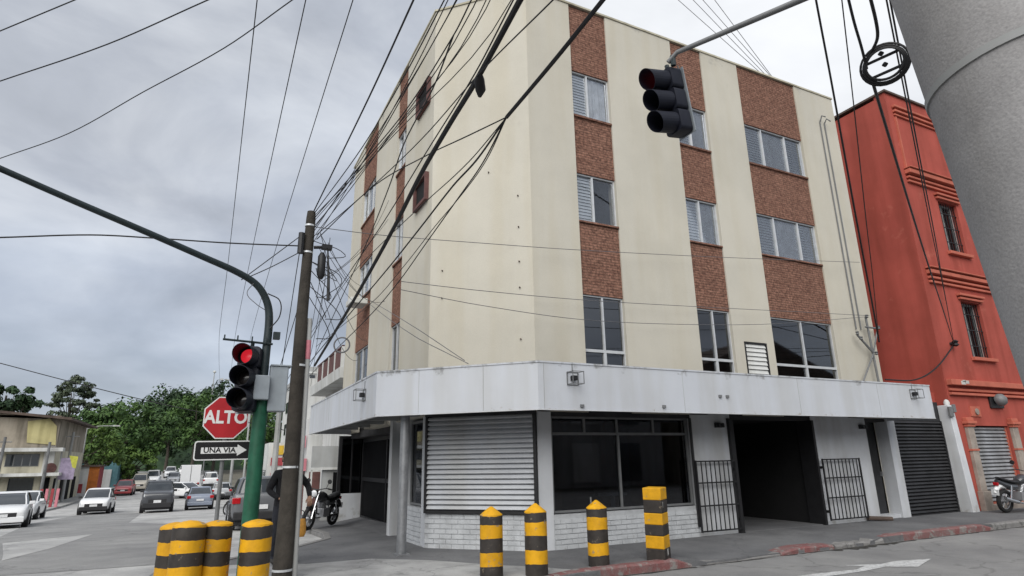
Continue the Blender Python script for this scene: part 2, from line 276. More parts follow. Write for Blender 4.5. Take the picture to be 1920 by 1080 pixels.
# ------------------------------------------------------------------ mesh helpers
class MB:
    def __init__(s): s.v = []; s.f = []; s.m = []
    def face(s, pts, m=0):
        b = len(s.v); s.v += [tuple(p) for p in pts]; s.f.append(tuple(range(b, b + len(pts)))); s.m.append(m)
    def hexa(s, p, m=0):      # p: 4 bottom (ccw from above) + 4 top
        b = len(s.v); s.v += [tuple(q) for q in p]
        for q in ((0, 3, 2, 1), (4, 5, 6, 7), (0, 1, 5, 4), (1, 2, 6, 5), (2, 3, 7, 6), (3, 0, 4, 7)):
            s.f.append(tuple(b + i for i in q)); s.m.append(m)
        return s
    def box(s, x0, x1, y0, y1, z0, z1, m=0):
        return s.hexa([(x0, y0, z0), (x1, y0, z0), (x1, y1, z0), (x0, y1, z0), (x0, y0, z1), (x1, y0, z1), (x1, y1, z1), (x0, y1, z1)], m)
    def fbox(s, F, u0, u1, d0, d1, z0, z1, m=0, dz=0.0):   # box in a facade frame: u along, d outwards
        ox, oy, ux, uy, nx, ny = F
        P = lambda u, d, z: (ox + ux * u + nx * d, oy + uy * u + ny * d, z)
        c = [P(u0, d1, z0), P(u1, d1, z0), P(u1, d0, z0), P(u0, d0, z0), P(u0, d1, z1), P(u1, d1, z1), P(u1, d0, z1), P(u0, d0, z1)]
        if ux * ny - uy * nx > 0: c = [c[1], c[0], c[3], c[2], c[5], c[4], c[7], c[6]]
        return s.hexa(c, m)
    def prism(s, pts, z0, z1, m=0):
        n = len(pts); b = len(s.v)
        zz0 = z0 if isinstance(z0, (list, tuple)) else [z0] * n; zz1 = z1 if isinstance(z1, (list, tuple)) else [z1] * n
        s.v += [(p[0], p[1], zz0[i]) for i, p in enumerate(pts)] + [(p[0], p[1], zz1[i]) for i, p in enumerate(pts)]
        s.f.append(tuple(b + i for i in reversed(range(n)))); s.m.append(m)
        s.f.append(tuple(b + n + i for i in range(n))); s.m.append(m)
        for i in range(n):
            j = (i + 1) % n; s.f.append((b + i, b + j, b + n + j, b + n + i)); s.m.append(m)
        return s
    def extr(s, pts, vec, m=0):          # planar polygon extruded along vec
        n = len(pts); b = len(s.v); vec = Vector(vec)
        s.v += [tuple(p) for p in pts] + [tuple(Vector(p) + vec) for p in pts]
        s.f.append(tuple(b + i for i in reversed(range(n)))); s.m.append(m)
        s.f.append(tuple(b + n + i for i in range(n))); s.m.append(m)
        for i in range(n):
            j = (i + 1) % n; s.f.append((b + i, b + j, b + n + j, b + n + i)); s.m.append(m)
        return s
    def tube(s, pts, r, n=8, m=0, cap=True):
        P = [Vector(p) for p in pts]; K = len(P)
        rr = r if isinstance(r, (list, tuple)) else [r] * K
        b = len(s.v); up = None
        for i in range(K):
            t = (P[min(i + 1, K - 1)] - P[max(i - 1, 0)])
            t = t.normalized() if t.length > 1e-9 else Vector((0, 0, 1))
            if up is None:
                up = Vector((0, 0, 1)) if abs(t.z) < 0.9 else Vector((1, 0, 0))
            a = t.cross(up); a = a.normalized() if a.length > 1e-6 else t.orthogonal().normalized()
            c = a.cross(t).normalized(); up = c
            for k in range(n):
                w = 2 * PI * k / n; s.v.append(tuple(P[i] + (a * math.cos(w) + c * math.sin(w)) * rr[i]))
        for i in range(K - 1):
            for k in range(n):
                k2 = (k + 1) % n
                s.f.append((b + i * n + k, b + i * n + k2, b + (i + 1) * n + k2, b + (i + 1) * n + k)); s.m.append(m)
        if cap:
            s.f.append(tuple(b + k for k in reversed(range(n)))); s.m.append(m)
            s.f.append(tuple(b + (K - 1) * n + k for k in range(n))); s.m.append(m)
        return s
    def lathe(s, prof, c=(0, 0, 0), axis=(0, 0, 1), n=20, mats=None, m=0, a0=0.0):
        ax = Vector(axis).normalized(); a = ax.orthogonal().normalized() if abs(ax.z) < 0.999 else Vector((1, 0, 0)); d = ax.cross(a); c = Vector(c)
        b = len(s.v)
        for (r, z) in prof:
            for k in range(n):
                w = a0 + 2 * PI * k / n; s.v.append(tuple(c + ax * z + (a * math.cos(w) + d * math.sin(w)) * r))
        for i in range(len(prof) - 1):
            for k in range(n):
                k2 = (k + 1) % n
                s.f.append((b + i * n + k, b + i * n + k2, b + (i + 1) * n + k2, b + (i + 1) * n + k)); s.m.append(mats[i] if mats else m)
        s.f.append(tuple(b + k for k in reversed(range(n)))); s.m.append(mats[0] if mats else m)
        s.f.append(tuple(b + (len(prof) - 1) * n + k for k in range(n))); s.m.append(mats[-1] if mats else m)
        return s
    def loft(s, secs, m=0, closed=True, cap=True):
        n = len(secs[0]); b = len(s.v)
        for q in secs: s.v += [tuple(p) for p in q]
        for i in range(len(secs) - 1):
            for k in range(n if closed else n - 1):
                k2 = (k + 1) % n
                s.f.append((b + i * n + k, b + i * n + k2, b + (i + 1) * n + k2, b + (i + 1) * n + k)); s.m.append(m)
        if cap and closed:
            s.f.append(tuple(b + k for k in reversed(range(n)))); s.m.append(m)
            s.f.append(tuple(b + (len(secs) - 1) * n + k for k in range(n))); s.m.append(m)
        return s
    def build(s, name, mats, parent=None, smooth=False, bevel=0.0, loc=None, fix=False):
        if isinstance(mats, str): mats = [mats]
        org = ORG.get(parent.name, Vector((0, 0, 0))) if parent else Vector((0, 0, 0))
        me = bpy.data.meshes.new(name)
        me.from_pydata([tuple(Vector(p) - org) for p in s.v], [], s.f)
        for k in mats: me.materials.append(MATS[k])
        me.polygons.foreach_set('material_index', s.m)
        if fix or smooth:
            bm = bmesh.new(); bm.from_mesh(me)
            if fix: bmesh.ops.remove_doubles(bm, verts=bm.verts, dist=1e-5)
            bmesh.ops.recalc_face_normals(bm, faces=bm.faces); bm.to_mesh(me); bm.free()
        if smooth:
            me.polygons.foreach_set('use_smooth', [True] * len(me.polygons))
            try: me.set_sharp_from_angle(angle=math.radians(40))
            except Exception: pass
        me.update()
        o = bpy.data.objects.new(name, me); COL.objects.link(o)
        if parent: o.parent = parent; ORG[o.name] = org
        if loc: o.location = loc
        if bevel:
            bv = o.modifiers.new('bevel', 'BEVEL'); bv.width = bevel; bv.segments = 2; bv.limit_method = 'ANGLE'; bv.angle_limit = math.radians(40)
        return o
ORG = {}
def tag(o, label=None, cat=None, group=None, kind=None):
    if label: o['label'] = label
    if cat: o['category'] = cat
    if group: o['group'] = group
    if kind: o['kind'] = kind
    return o
def thing(name, loc, label, cat, group=None, local=False, rz=0.0):
    o = bpy.data.objects.new(name, None); COL.objects.link(o); o.location = loc; o.rotation_euler = (0, 0, rz); o.empty_display_size = 0.2
    ORG[o.name] = Vector((0, 0, 0)) if local else Vector(loc)
    return tag(o, label, cat, group)
def struct(o): o['kind'] = 'structure'; return o
def piece(src, parent, loc, name=None, rot=None):
    o = bpy.data.objects.new(name or src.name.split('.')[0], src.data); COL.objects.link(o); o.parent = parent; o.location = loc
    if rot: o.rotation_euler = rot
    return o
def copy_tree(o, parent=None):
    c = o.copy(); COL.objects.link(c); c.parent = parent
    for ch in list(o.children): copy_tree(ch, c)
    return c
def smooth_path(pts, k=6):
    P = [Vector(p) for p in pts]; out = []
    for i in range(len(P) - 1):
        p0 = P[max(i - 1, 0)]; p1 = P[i]; p2 = P[i + 1]; p3 = P[min(i + 2, len(P) - 1)]
        # centripetal-ish: scale tangents by neighbouring segment lengths
        l1 = (p2 - p1).length
        t1 = (p2 - p0); t1 = t1.normalized() * l1 if i > 0 else (p2 - p1)
        t2 = (p3 - p1); t2 = t2.normalized() * l1 if i + 2 < len(P) else (p2 - p1)
        for j in range(k):
            t = j / k; t_2 = t * t; t_3 = t_2 * t
            out.append(p1 * (2 * t_3 - 3 * t_2 + 1) + t1 * (t_3 - 2 * t_2 + t) + p2 * (-2 * t_3 + 3 * t_2) + t2 * (t_3 - t_2))
    out.append(P[-1]); return out
PY = [-500, 13, 16, 50, 62, 90, 160, 260, 3000]; PZ = [0, 0, -.07, -1.32, -1.5, -1.45, .2, 3, 3]
def zg(y):
    for i in range(len(PY) - 1):
        if y <= PY[i + 1]: return PZ[i] + (PZ[i + 1] - PZ[i]) * (y - PY[i]) / (PY[i + 1] - PY[i])
    return PZ[-1]
def text_mesh(body, size, bold=0.0, spacing=1.0):
    cu = bpy.data.curves.new('txt', 'FONT'); cu.body = body; cu.size = size; cu.offset = bold; cu.align_x = 'CENTER'; cu.align_y = 'CENTER'; cu.space_character = spacing; cu.resolution_u = 3
    o = bpy.data.objects.new('txt', cu); COL.objects.link(o)
    dg = bpy.context.evaluated_depsgraph_get(); me = bpy.data.meshes.new_from_object(o.evaluated_get(dg))
    bpy.data.objects.remove(o); bpy.data.curves.remove(cu); return me

# ================================================================== SETTING
def strip_sheet(name, xs, ys, off, m):
    b = MB(); n = len(xs)
    for y in ys: b.v += [(x, y, zg(y) + off) for x in xs]
    for j in range(len(ys) - 1):
        for i in range(n - 1):
            b.f.append((j * n + i, j * n + i + 1, (j + 1) * n + i + 1, (j + 1) * n + i)); b.m.append(0)
    return struct(b.build(name, m))
yl = [13, 14.5, 16, 20, 24, 28, 33, 38, 44, 50, 56, 62, 70, 80, 90, 105, 120, 140, 160]
strip_sheet('ground', [-900, -200, -60, -20, -9.5, 0, 20, 60, 200, 900], [-300, -40, 0, 8, 13, 16, 30, 50, 62, 90, 120, 160, 200, 260, 600, 1500], -0.035, 'earth')
strip_sheet('front_street', [-60, -12, -1.2, 6, 14, 30, 70], [-7.5, 0, 4, 8.12, 13], 0.0, 'asphalt')
strip_sheet('side_street', [-9.6, -6, -3, 0, 3.4], yl, 0.002, 'concrete_road')
def poly_sheet(name, pts, off, m):
    bm = bmesh.new(); vs_ = [bm.verts.new((x, y, 0)) for x, y in pts]; f = bm.faces.new(vs_); bmesh.ops.triangulate(bm, faces=[f])
    for y in yl:
        g = bm.verts[:] + bm.edges[:] + bm.faces[:]
        bmesh.ops.bisect_plane(bm, geom=g, plane_co=(0, y, 0), plane_no=(0, 1, 0), dist=1e-5)
    for v in bm.verts: v.co.z = zg(v.co.y) + off
    bmesh.ops.recalc_face_normals(bm, faces=bm.faces)
    for f in bm.faces:
        if f.normal.z < 0: f.normal_flip()
    me = bpy.data.meshes.new(name); bm.to_mesh(me); bm.free(); me.materials.append(MATS[m])
    o = bpy.data.objects.new(name, me); COL.objects.link(o); return struct(o)
poly_sheet('asphalt_patch', [(-2.74, 13.35), (-.37, 13.15), (-.50, 20), (-.60, 28.0), (-2.45, 31.6), (-2.9, 46), (-6.4, 48), (-6.7, 36), (-5.5, 26), (-4.6, 19), (-4.2, 15.2)], 0.007, 'asphalt')
poly_sheet('concrete_patch', [(-4.55, 21.8), (-3.6, 17.5), (-3.28, 15.9), (-2.95, 18.5), (-2.75, 23.9)], 0.012, 'concrete_road')
poly_sheet('crossing_slab', [(-30, 8.2), (-1.0, 8.2), (-.6, 11.5), (-.36, 13.1), (-2.74, 13.3), (-4.2, 13.4), (-30, 13.5)], 0.0045, 'concrete_road')
# faded white arrow on the front street
ar = MB()
def road_poly(pts):
    ar.face([(x, y, 0.006) for x, y in pts])
road_poly([(7.2, 6.40), (8.2, 6.42), (9.05, 6.42), (9.05, 6.56), (8.2, 6.66), (7.2, 6.64)])
road_poly([(9.05, 6.42), (9.62, 6.48), (10.0, 6.22), (10.92, 6.55), (10.2, 6.72), (9.78, 6.66), (9.15, 6.92), (9.40, 6.68), (9.05, 6.56)])
struct(ar.build('road_arrow', 'road_paint'))

# corner sidewalk: outer kerb line, inner line under the walls
KERB = [(70, 8.08), (30, 8.08), (16, 8.10), (12, 8.08), (11.6, 8.08), (9, 8.09), (7.5, 8.07), (7.1, 8.06), (5.6, 8.06), (4.3, 7.85), (2.8, 7.55), (1.2, 7.35), (.2, 7.35), (-.35, 7.7), (-.55, 8.4), (-.5, 9.6), (-.2, 11.2), (.6, 12.4), (1.8, 13.4), (2.6, 14.6), (2.8, 16), (2.8, 20), (2.8, 26), (2.85, 34), (2.9, 42), (2.9, 50), (3.0, 62), (3.0, 80)]
INN = [(70, 14), (30, 14), (16, 14), (12, 14), (11.6, 14), (9, 14), (8.2, 14), (8, 14), (7.6, 14), (7.4, 14), (7.2, 14), (7.0, 14), (6.9, 14), (6.8, 14), (6.7, 14.1), (6.6, 14.2), (6.6, 14.4), (6.6, 14.6), (6.6, 14.9), (6.6, 15.3), (6.6, 16), (6.6, 20), (6.6, 26), (8, 34), (8, 42), (8, 50), (8, 62), (8, 80)]
SW = 0.11
b = MB(); K = len(KERB)
for i in range(K):
    for t in (0, .33, .66, 1.0):
        x = KERB[i][0] * (1 - t) + INN[i][0] * t; y = KERB[i][1] * (1 - t) + INN[i][1] * t; b.v.append((x, y, zg(y) + (SW if t or not 7.3 < KERB[i][0] < 11.9 or KERB[i][1] > 9 else .045)))
    b.v.append((KERB[i][0], KERB[i][1], zg(KERB[i][1]) - .04))
for i in range(K - 1):
    for j in range(3): b.f.append((i * 5 + j, i * 5 + j + 1, (i + 1) * 5 + j + 1, (i + 1) * 5 + j)); b.m.append(0)
    b.f.append((i * 5 + 4, i * 5, (i + 1) * 5, (i + 1) * 5 + 4)); b.m.append(0)
sidewalk = struct(b.build('sidewalk', 'sidewalk', fix=True))
poly_sheet('concrete_apron', [(5.1, 8.2), (4.75, 8.75), (4.3, 9.2), (3.55, 10.25), (2.75, 10.95), (1.7, 10.98), (1.0, 11.5), (.2, 11.6), (-.1, 10.9), (-.38, 9.6), (-.42, 8.5), (-.25, 7.85), (.25, 7.52), (1.2, 7.52), (2.8, 7.72), (4.2, 8.0)], SW + 0.005, 'apron')
# kerb stones
def kerb_run(name, pts, m, h=SW + 0.012, w=0.16, drop=None):
    b = MB(); P = [Vector((x, y, 0)) for x, y in pts]; secs = []
    for i, p in enumerate(P):
        t = (P[min(i + 1, len(P) - 1)] - P[max(i - 1, 0)]).normalized(); n_ = Vector((t.y, -t.x, 0))   # to the right of travel
        z = zg(p.y); hh = h if not drop else drop[i]
        secs.append([p + n_ * -.004 + Vector((0, 0, z - .05)), p + n_ * -.004 + Vector((0, 0, z + hh - .03)), p + n_ * .025 + Vector((0, 0, z + hh)), p + n_ * w + Vector((0, 0, z + hh)), p + n_ * w + Vector((0, 0, z - .05))])
    b.loft(secs); return b.build(name, m, smooth=False, fix=True)
def seg(x0, x1, y=8.08, n=6, wob=0.02): return [(x0 + (x1 - x0) * i / n, y + random.uniform(-wob, wob)) for i in range(n + 1)]
struct(kerb_run('red_kerb', [(p[0], p[1] - .03) for p in seg(7.16, 5.1, n=7)] + [(4.6, 7.94)], 'red_kerb', drop=[.05] + [.135] * 6 + [.13, .12]))
struct(kerb_run('red_kerb', seg(15.9, 12.0, n=10), 'red_kerb', drop=[.05] + [.14] * 9 + [.10]))
struct(kerb_run('red_kerb', seg(10.6, 9.2, n=5, wob=.03), 'red_kerb', drop=[.075, .09, .10, .10, .085, .05], w=.3))
struct(kerb_run('kerb', seg(12.0, 10.6, n=10, wob=.06), 'kerb', drop=[.10, .07, .10, .06, .08, .05, .09, .06, .1, .07, .08], w=.2))
struct(kerb_run('kerb', seg(9.2, 7.2, n=6, wob=.02), 'kerb', drop=[.05, .045, .04, .04, .045, .05, .05]))
struct(kerb_run('kerb', seg(40, 15.92, n=16, wob=.01), 'kerb'))
struct(kerb_run('kerb', [(4.55, 7.92), (2.8, 7.56), (1.2, 7.36), (.2, 7.36), (-.35, 7.71), (-.55, 8.4), (-.5, 9.6), (-.2, 11.2), (.6, 12.4), (1.8, 13.4), (2.6, 14.6), (2.8, 16), (2.8, 20), (2.8, 26), (2.85, 34), (2.9, 42), (2.9, 50), (3, 62), (3, 80)], 'kerb'))
# dark dirt gathered in the gutter
rg_ = random.Random(11)
def gutter(x0, x1, w0, w1, n, y=8.05):
    a = [(x0 + (x1 - x0) * i / n, y - .012) for i in range(n + 1)]; c = [(x0 + (x1 - x0) * i / n + rg_.uniform(-.05, .05), y - rg_.uniform(w0, w1)) for i in range(n, -1, -1)]
    b = MB(); b.face([(q[0], q[1], .0065) for q in a + c]); return struct(b.build('gutter_dirt', 'dirt'))
gutter(7.3, 10.5, .02, .07, 24); gutter(10.4, 12.3, .06, .26, 26); gutter(12.3, 16.2, .02, .09, 30); gutter(16.2, 24, .03, .10, 40); gutter(5.0, 7.2, .04, .09, 16, y=8.02)
# far sidewalk across the side street
b = MB()
for y in yl[5:]: b.v += [(-9.6, y, zg(y)), (-9.6, y, zg(y) + .14), (-14.5, y, zg(y) + .16)]
for j in range(len(yl[5:]) - 1):
    for i in range(2): b.f.append((j * 3 + i + 1, j * 3 + i, j * 3 + i + 3, j * 3 + i + 4)); b.m.append(0)
struct(b.build('far_sidewalk', 'apron', fix=True))

# ================================================================== CREAM CORNER BUILDING
FR = (0, 10.1, 1, 0, 0, -1)                 # right facade (u = x)
FL = (3.95, 0, 0, 1, -1, 0)                 # left facade (u = y)
q2 = math.sqrt(.5)
FC = (5.56, 10.1, -q2, q2, -q2, -q2)        # chamfered corner
UC = (11.71 - 10.1) / q2
ROOF = 12.18; YE = 20.45
bld = thing('corner_building', (5.56, 10.1, 0), 'cream four storey corner building with brick bands and a white canopy', 'building')
PB = lambda mb, name, m, **k: mb.build(name, m, bld, **k)
ROWS = [(10.38, 9.20), (7.76, 6.62), (4.98, 3.40)]
def facade_strip(F, u0, u1, z0=2.55, z1=ROOF, th=0.3):
    return PB(MB().fbox(F, u0, u1, -th, 0, z0, z1), 'wall', 'cream')
# right facade piers; the second-to-third pier has the louvred vent opening
for u0, u1 in ((5.56, 6.72), (7.77, 9.82), (14.51, 16.2)): facade_strip(FR, u0, u1)
w = MB(); w.fbox(FR, 10.87, 11.19, -.3, 0, 2.55, ROOF); w.fbox(FR, 11.19, 11.95, -.3, 0, 4.28, ROOF); w.fbox(FR, 11.95, 12.2, -.3, 0, 2.55, ROOF); w.fbox(FR, 11.19, 11.95, -.3, 0, 2.55, 3.3)
PB(w, 'wall', 'cream')
PB(MB().fbox(FC, 0.0, UC, -.3, 0, 2.55, ROOF), 'wall', 'cream')
for u0, u1 in ((11.71, 13.92), (14.82, 17.12), (19.0, YE)): facade_strip(FL, u0, u1)
# end walls and roof
PB(MB().box(15.9, 16.2, 10.4, 20, 0, ROOF), 'wall', 'cream')
PB(MB().box(4.25, 16.2, YE - .02, YE + .3, 2.55, ROOF), 'wall', 'cream')
PB(MB().prism([(5.62, 10.42), (15.88, 10.42), (15.88, YE - .05), (4.28, YE - .05), (4.28, 11.8)], 11.75, 11.9), 'roof', 'far_grey')
co = MB()
for F, a, c in ((FR, 5.54, 16.22), (FC, -.02, UC + .02), (FL, 11.69, YE + .3)): co.fbox(F, a, c, -.32, .025, ROOF, ROOF + .05)
PB(co, 'coping', 'house_cream')
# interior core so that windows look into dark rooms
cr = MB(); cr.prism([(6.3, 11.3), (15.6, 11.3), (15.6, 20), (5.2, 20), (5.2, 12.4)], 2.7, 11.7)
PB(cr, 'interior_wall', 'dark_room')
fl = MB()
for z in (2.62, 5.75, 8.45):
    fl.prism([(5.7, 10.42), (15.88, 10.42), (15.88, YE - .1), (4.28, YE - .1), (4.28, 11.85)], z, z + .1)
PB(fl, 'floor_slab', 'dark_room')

def window(parent, F, u0, u1, z0, z1, parts, trans=None, rec=-.10, style=('l', 'c'), glass='glass', dark=False):
    """window (frame mesh) > pane, louvre, curtain, reveal pieces"""
    t = .035; b = MB(); W = u1 - u0
    fm = 'alu_dark' if dark else 'alu'
    for a, c in ((u0 + .005, u0 + t), (u1 - t, u1 - .005)): b.fbox(F, a, c, rec - .03, rec + .03, z0, z1)
    b.fbox(F, u0 + t, u1 - t, rec - .03, rec + .03, z1 - t, z1 - .003); b.fbox(F, u0 + t, u1 - t, rec - .03, rec + .035, z0 + .003, z0 + t)
    zt = z0 + t
    if trans:
        b.fbox(F, u0 + t, u1 - t, rec - .03, rec + .034, trans - .03, trans + .03); zt = trans + .03
    cuts = [u0 + t] + [u0 + W * p for p in parts] + [u1 - t]
    for c in cuts[1:-1]:
        b.fbox(F, c - .02, c + .02, rec - .025, rec + .038, zt, z1 - t)
        if trans: b.fbox(F, c - .035, c + .035, rec - .025, rec + .033, z0 + t, trans - .03)
    win = PB(b, 'window', fm) if parent is bld else b.build('window', fm, parent)
    org = win
    for i in range(len(cuts) - 1):
        a = cuts[i] + .02; c = cuts[i + 1] - .02; s = style[i % len(style)]
        MB().fbox(F, a, c, rec - .012, rec - .006, zt, z1 - t).build('pane', glass, org)
        if trans: MB().fbox(F, a + .015, c - .015, rec - .012, rec - .006, z0 + t, trans - .03).build('pane', 'glass_dark', org)
        if s == 'l':
            lb = MB(); nz = int((z1 - zt) / .075)
            for k in range(nz):
                z = zt + (k + .5) * (z1 - t - zt) / nz; ox, oy, ux, uy, nx, ny = F
                P = lambda u, d, zz: (ox + ux * u + nx * d, oy + uy * u + ny * d, zz)
                lb.face([P(a, rec - .025, z - .040), P(c, rec - .025, z - .040), P(c, rec - .05, z + .036), P(a, rec - .05, z + .036)])
            lo = lb.build('louvre', 'louvre', org); lo['kind'] = 'stuff'
        elif s == 'c':
            cb = MB(); n = 28; ox, oy, ux, uy, nx, ny = F; secs = []
            for zz in (zt, z1 - t):
                secs.append([(ox + ux * u + nx * d, oy + uy * u + ny * d, zz) for u, d in ((a + (c - a) * k / n, rec - .055 + .018 * math.sin(k * 1.9 + u0 * 7) + .01 * math.sin(k * .7)) for k in range(n + 1))])
            cb.loft(secs, closed=False); cb.build('curtain', 'curtain', org)
    return win
def brick_panel(F, u0, u1, z0, z1): PB(MB().fbox(F, u0 + .002, u1 - .002, -.28, -.035, z0, z1), 'brick_panel', 'brick')
def column(F, u0, u1, parts, styles):
    zs = [(ROWS[0][0], ROOF - .01), (ROWS[1][0], ROWS[0][1]), (ROWS[2][0], ROWS[1][1])]
    for a, c in zs: brick_panel(F, u0, u1, a, c)
    for i, (zt, zb) in enumerate(ROWS):
        low = i == 2
        window(bld, F, u0, u1, zb - (.15 if low else 0), zt, (0.5,) if low else parts, trans=3.80 if low else None, style=('n',) if low else styles[i], glass='glass_dark' if low else 'glass')
        if not low: PB(MB().fbox(F, u0 + .004, u1 - .004, -.2, .01, zb - .045, zb - .002), 'sill', 'brick')
column(FR, 6.72, 7.77, (0.42,), (('l', 'c'), ('l', 'n')))
column(FR, 9.82, 10.87, (0.45,), (('l', 'c'), ('l', 'c')))
column(FR, 12.2, 14.51, (0.30, 0.70), (('l', 'c', 'l'), ('l', 'c', 'l')))
column(FL, 13.92, 14.82, (0.5,), (('n', 'l'), ('l', 'n')))
column(FL, 17.12, 19.0, (0.33, 0.67), (('l', 'c', 'l'), ('c', 'l', 'c')))
# louvred vent beside the wide window
v = MB(); v.fbox(FR, 11.20, 11.235, -.12, .004, 3.3, 4.27); v.fbox(FR, 11.905, 11.94, -.12, .004, 3.3, 4.27); v.fbox(FR, 11.235, 11.905, -.12, .004, 4.235, 4.27)
vent = PB(v, 'vent', 'black_metal')
for k in range(9):
    z = 3.32 + k * .104
    o = MB(); o.hexa([(11.24, 10.105, z), (11.90, 10.105, z), (11.90, 10.115, z), (11.24, 10.115, z), (11.24, 10.135, z + .098), (11.90, 10.135, z + .098), (11.90, 10.145, z + .098), (11.24, 10.145, z + .098)])
    o.build('slat', 'far_white', vent)
# two framed box openings on the left facade
for zc in (10.18, 7.68):
    b = MB(); u0, u1, z0, z1 = 11.95, 12.86, zc - .34, zc + .34
    for a, c, e0, e1 in ((u0, u0 + .07, z0, z1), (u1 - .07, u1, z0, z1), (u0 + .07, u1 - .07, z0, z0 + .07), (u0 + .07, u1 - .07, z1 - .07, z1)): b.fbox(FL, a, c, -.02, .09, e0, e1)
    fr = PB(b, 'box_frame', 'brown_panel')
    MB().fbox(FL, u0 + .07, u1 - .07, .004, .02, z0 + .07, z1 - .07).build('recess_panel', 'dark_room', fr)
# canopy: fascia, soffit, beams
OUT = [(16.10, 8.90), (4.94, 8.90), (2.75, 11.09), (2.75, 18.85)]
def ring(pts, off):   # offset the open polyline inwards (to the left of travel = towards building)
    r = []
    for i, p in enumerate(pts):
        a = Vector(pts[max(i - 1, 0)]) ; c = Vector(pts[min(i + 1, len(pts) - 1)]); p = Vector(p)
        t1 = (p - a).normalized() if i else (c - p).normalized(); t2 = (c - p).normalized() if i < len(pts) - 1 else t1
        n1_ = Vector((t1.y, -t1.x)); n2_ = Vector((t2.y, -t2.x)); n_ = (n1_ + n2_).normalized(); r.append(p + n_ * (off / max(.3, n_.dot(n1_))))
    return r
def wallband(pts, off0, off1, z0, z1):
    a = ring(pts, off0); c = ring(pts, off1); b = MB()
    for i in range(len(pts) - 1): b.hexa([(*a[i + 1], z0), (*a[i], z0), (*c[i], z0), (*c[i + 1], z0), (*a[i + 1], z1), (*a[i], z1), (*c[i], z1), (*c[i + 1], z1)])
    return b
PB(wallband(OUT, 0, .10, 2.49, 3.27), 'canopy_fascia', 'fascia', bevel=.006)
PB(wallband(OUT, -.012, .12, 3.27, 3.30), 'canopy_cap', 'fascia')
PB(wallband(OUT, -.008, .06, 2.475, 2.492), 'drip_edge', 'white')
i0 = ring(OUT, .10)
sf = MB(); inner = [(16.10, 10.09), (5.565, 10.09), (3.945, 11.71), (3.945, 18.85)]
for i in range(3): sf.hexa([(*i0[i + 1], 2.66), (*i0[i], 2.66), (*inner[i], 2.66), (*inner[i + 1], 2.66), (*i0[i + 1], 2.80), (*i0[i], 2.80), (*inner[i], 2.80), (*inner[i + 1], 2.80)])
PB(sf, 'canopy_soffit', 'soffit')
PB(MB().box(16.0, 16.10, 9.0, 10.08, 2.49, 3.27), 'canopy_end', 'fascia')
PB(MB().box(2.86, 3.94, 18.74, 18.84, 2.49, 3.27), 'canopy_end', 'fascia')
for y in (12.2, 13.6, 15.0, 16.4, 17.8): PB(MB().box(2.87, 3.94, y, y + .09, 2.57, 2.66), 'canopy_beam', 'far_grey')
for x in (6.6, 8.2, 9.9, 11.6, 13.3, 15.0): PB(MB().box(x, x + .08, 9.01, 10.08, 2.58, 2.66), 'canopy_beam', 'soffit')
PB(MB().fbox(FC, 1.1, 1.18, .02, 1.08, 2.57, 2.66), 'canopy_beam', 'far_grey')
# steel post under the canopy corner
p = MB(); p.tube([(3.33, 11.14, SW), (3.33, 11.14, 2.65)], .085, n=14); p.box(3.21, 3.45, 11.02, 11.26, SW, SW + .02)
PB(p, 'canopy_post', 'galv', smooth=True)
# fascia details: bracket lamps in wire cages, anchors
def cage(F, u, d, z):
    b = MB(); s = .11
    for a in (-s, s): b.fbox(F, u + a - .008, u + a + .008, d, d + .016, z - s, z + s); b.fbox(F, u - s, u + s, d, d + .014, z + a - .008, z + a + .008)
    for a in (-s, s): b.fbox(F, u + a - .006, u + a + .006, d + .014, d + .2, z - s, z - s + .012); b.fbox(F, u + a - .006, u + a + .006, d + .014, d + .2, z + s - .012, z + s)
    for a in (-s, s): b.fbox(F, u + a - .006, u + a + .006, d + .19, d + .2, z - s, z + s)
    b.fbox(F, u - s, u + s, d + .19, d + .2, z - s, z - s + .012); b.fbox(F, u - s, u + s, d + .19, d + .2, z + s - .012, z + s)
    b.fbox(F, u - .006, u + .006, d, d + .012, z + s, z + s + .17)
    c = PB(b, 'lamp_cage', 'alu_dark')
    MB().fbox(F, u - .05, u + .05, d + .01, d + .10, z - .04, z + .045).build('lamp', 'black_metal', c, bevel=.01)
FF = (0, 8.90, 1, 0, 0, -1); FFL = (2.75, 0, 0, 1, -1, 0)
cage(FF, 5.62, 0.0, 3.02); cage(FF, 15.35, 0.0, 3.05); cage(FFL, 12.0, 0.0, 2.95)
for x, z in ((8.98, 2.79), (9.17, 2.79), (5.75, 2.53), (7.55, 2.56)): PB(MB().fbox(FF, x, x + .07, .0, .03, z, z + .05), 'anchor', 'alu_dark')
# wall bolts
for px_, py_, z in ((5.36, 10.30, 7.0), (5.36, 10.30, 5.55), (5.36, 10.30, 3.95), (4.9, 10.76, 7.65), (4.15, 11.51, 5.55), (4.15, 11.51, 4.95), (5.36, 10.3, 6.3), (5.36, 10.3, 5.0)): PB(MB().lathe([(.015, 0), (.015, .03), (.008, .035)], (px_, py_, z), (-q2, -q2, 0), n=8), 'wall_bolt', 'rust')
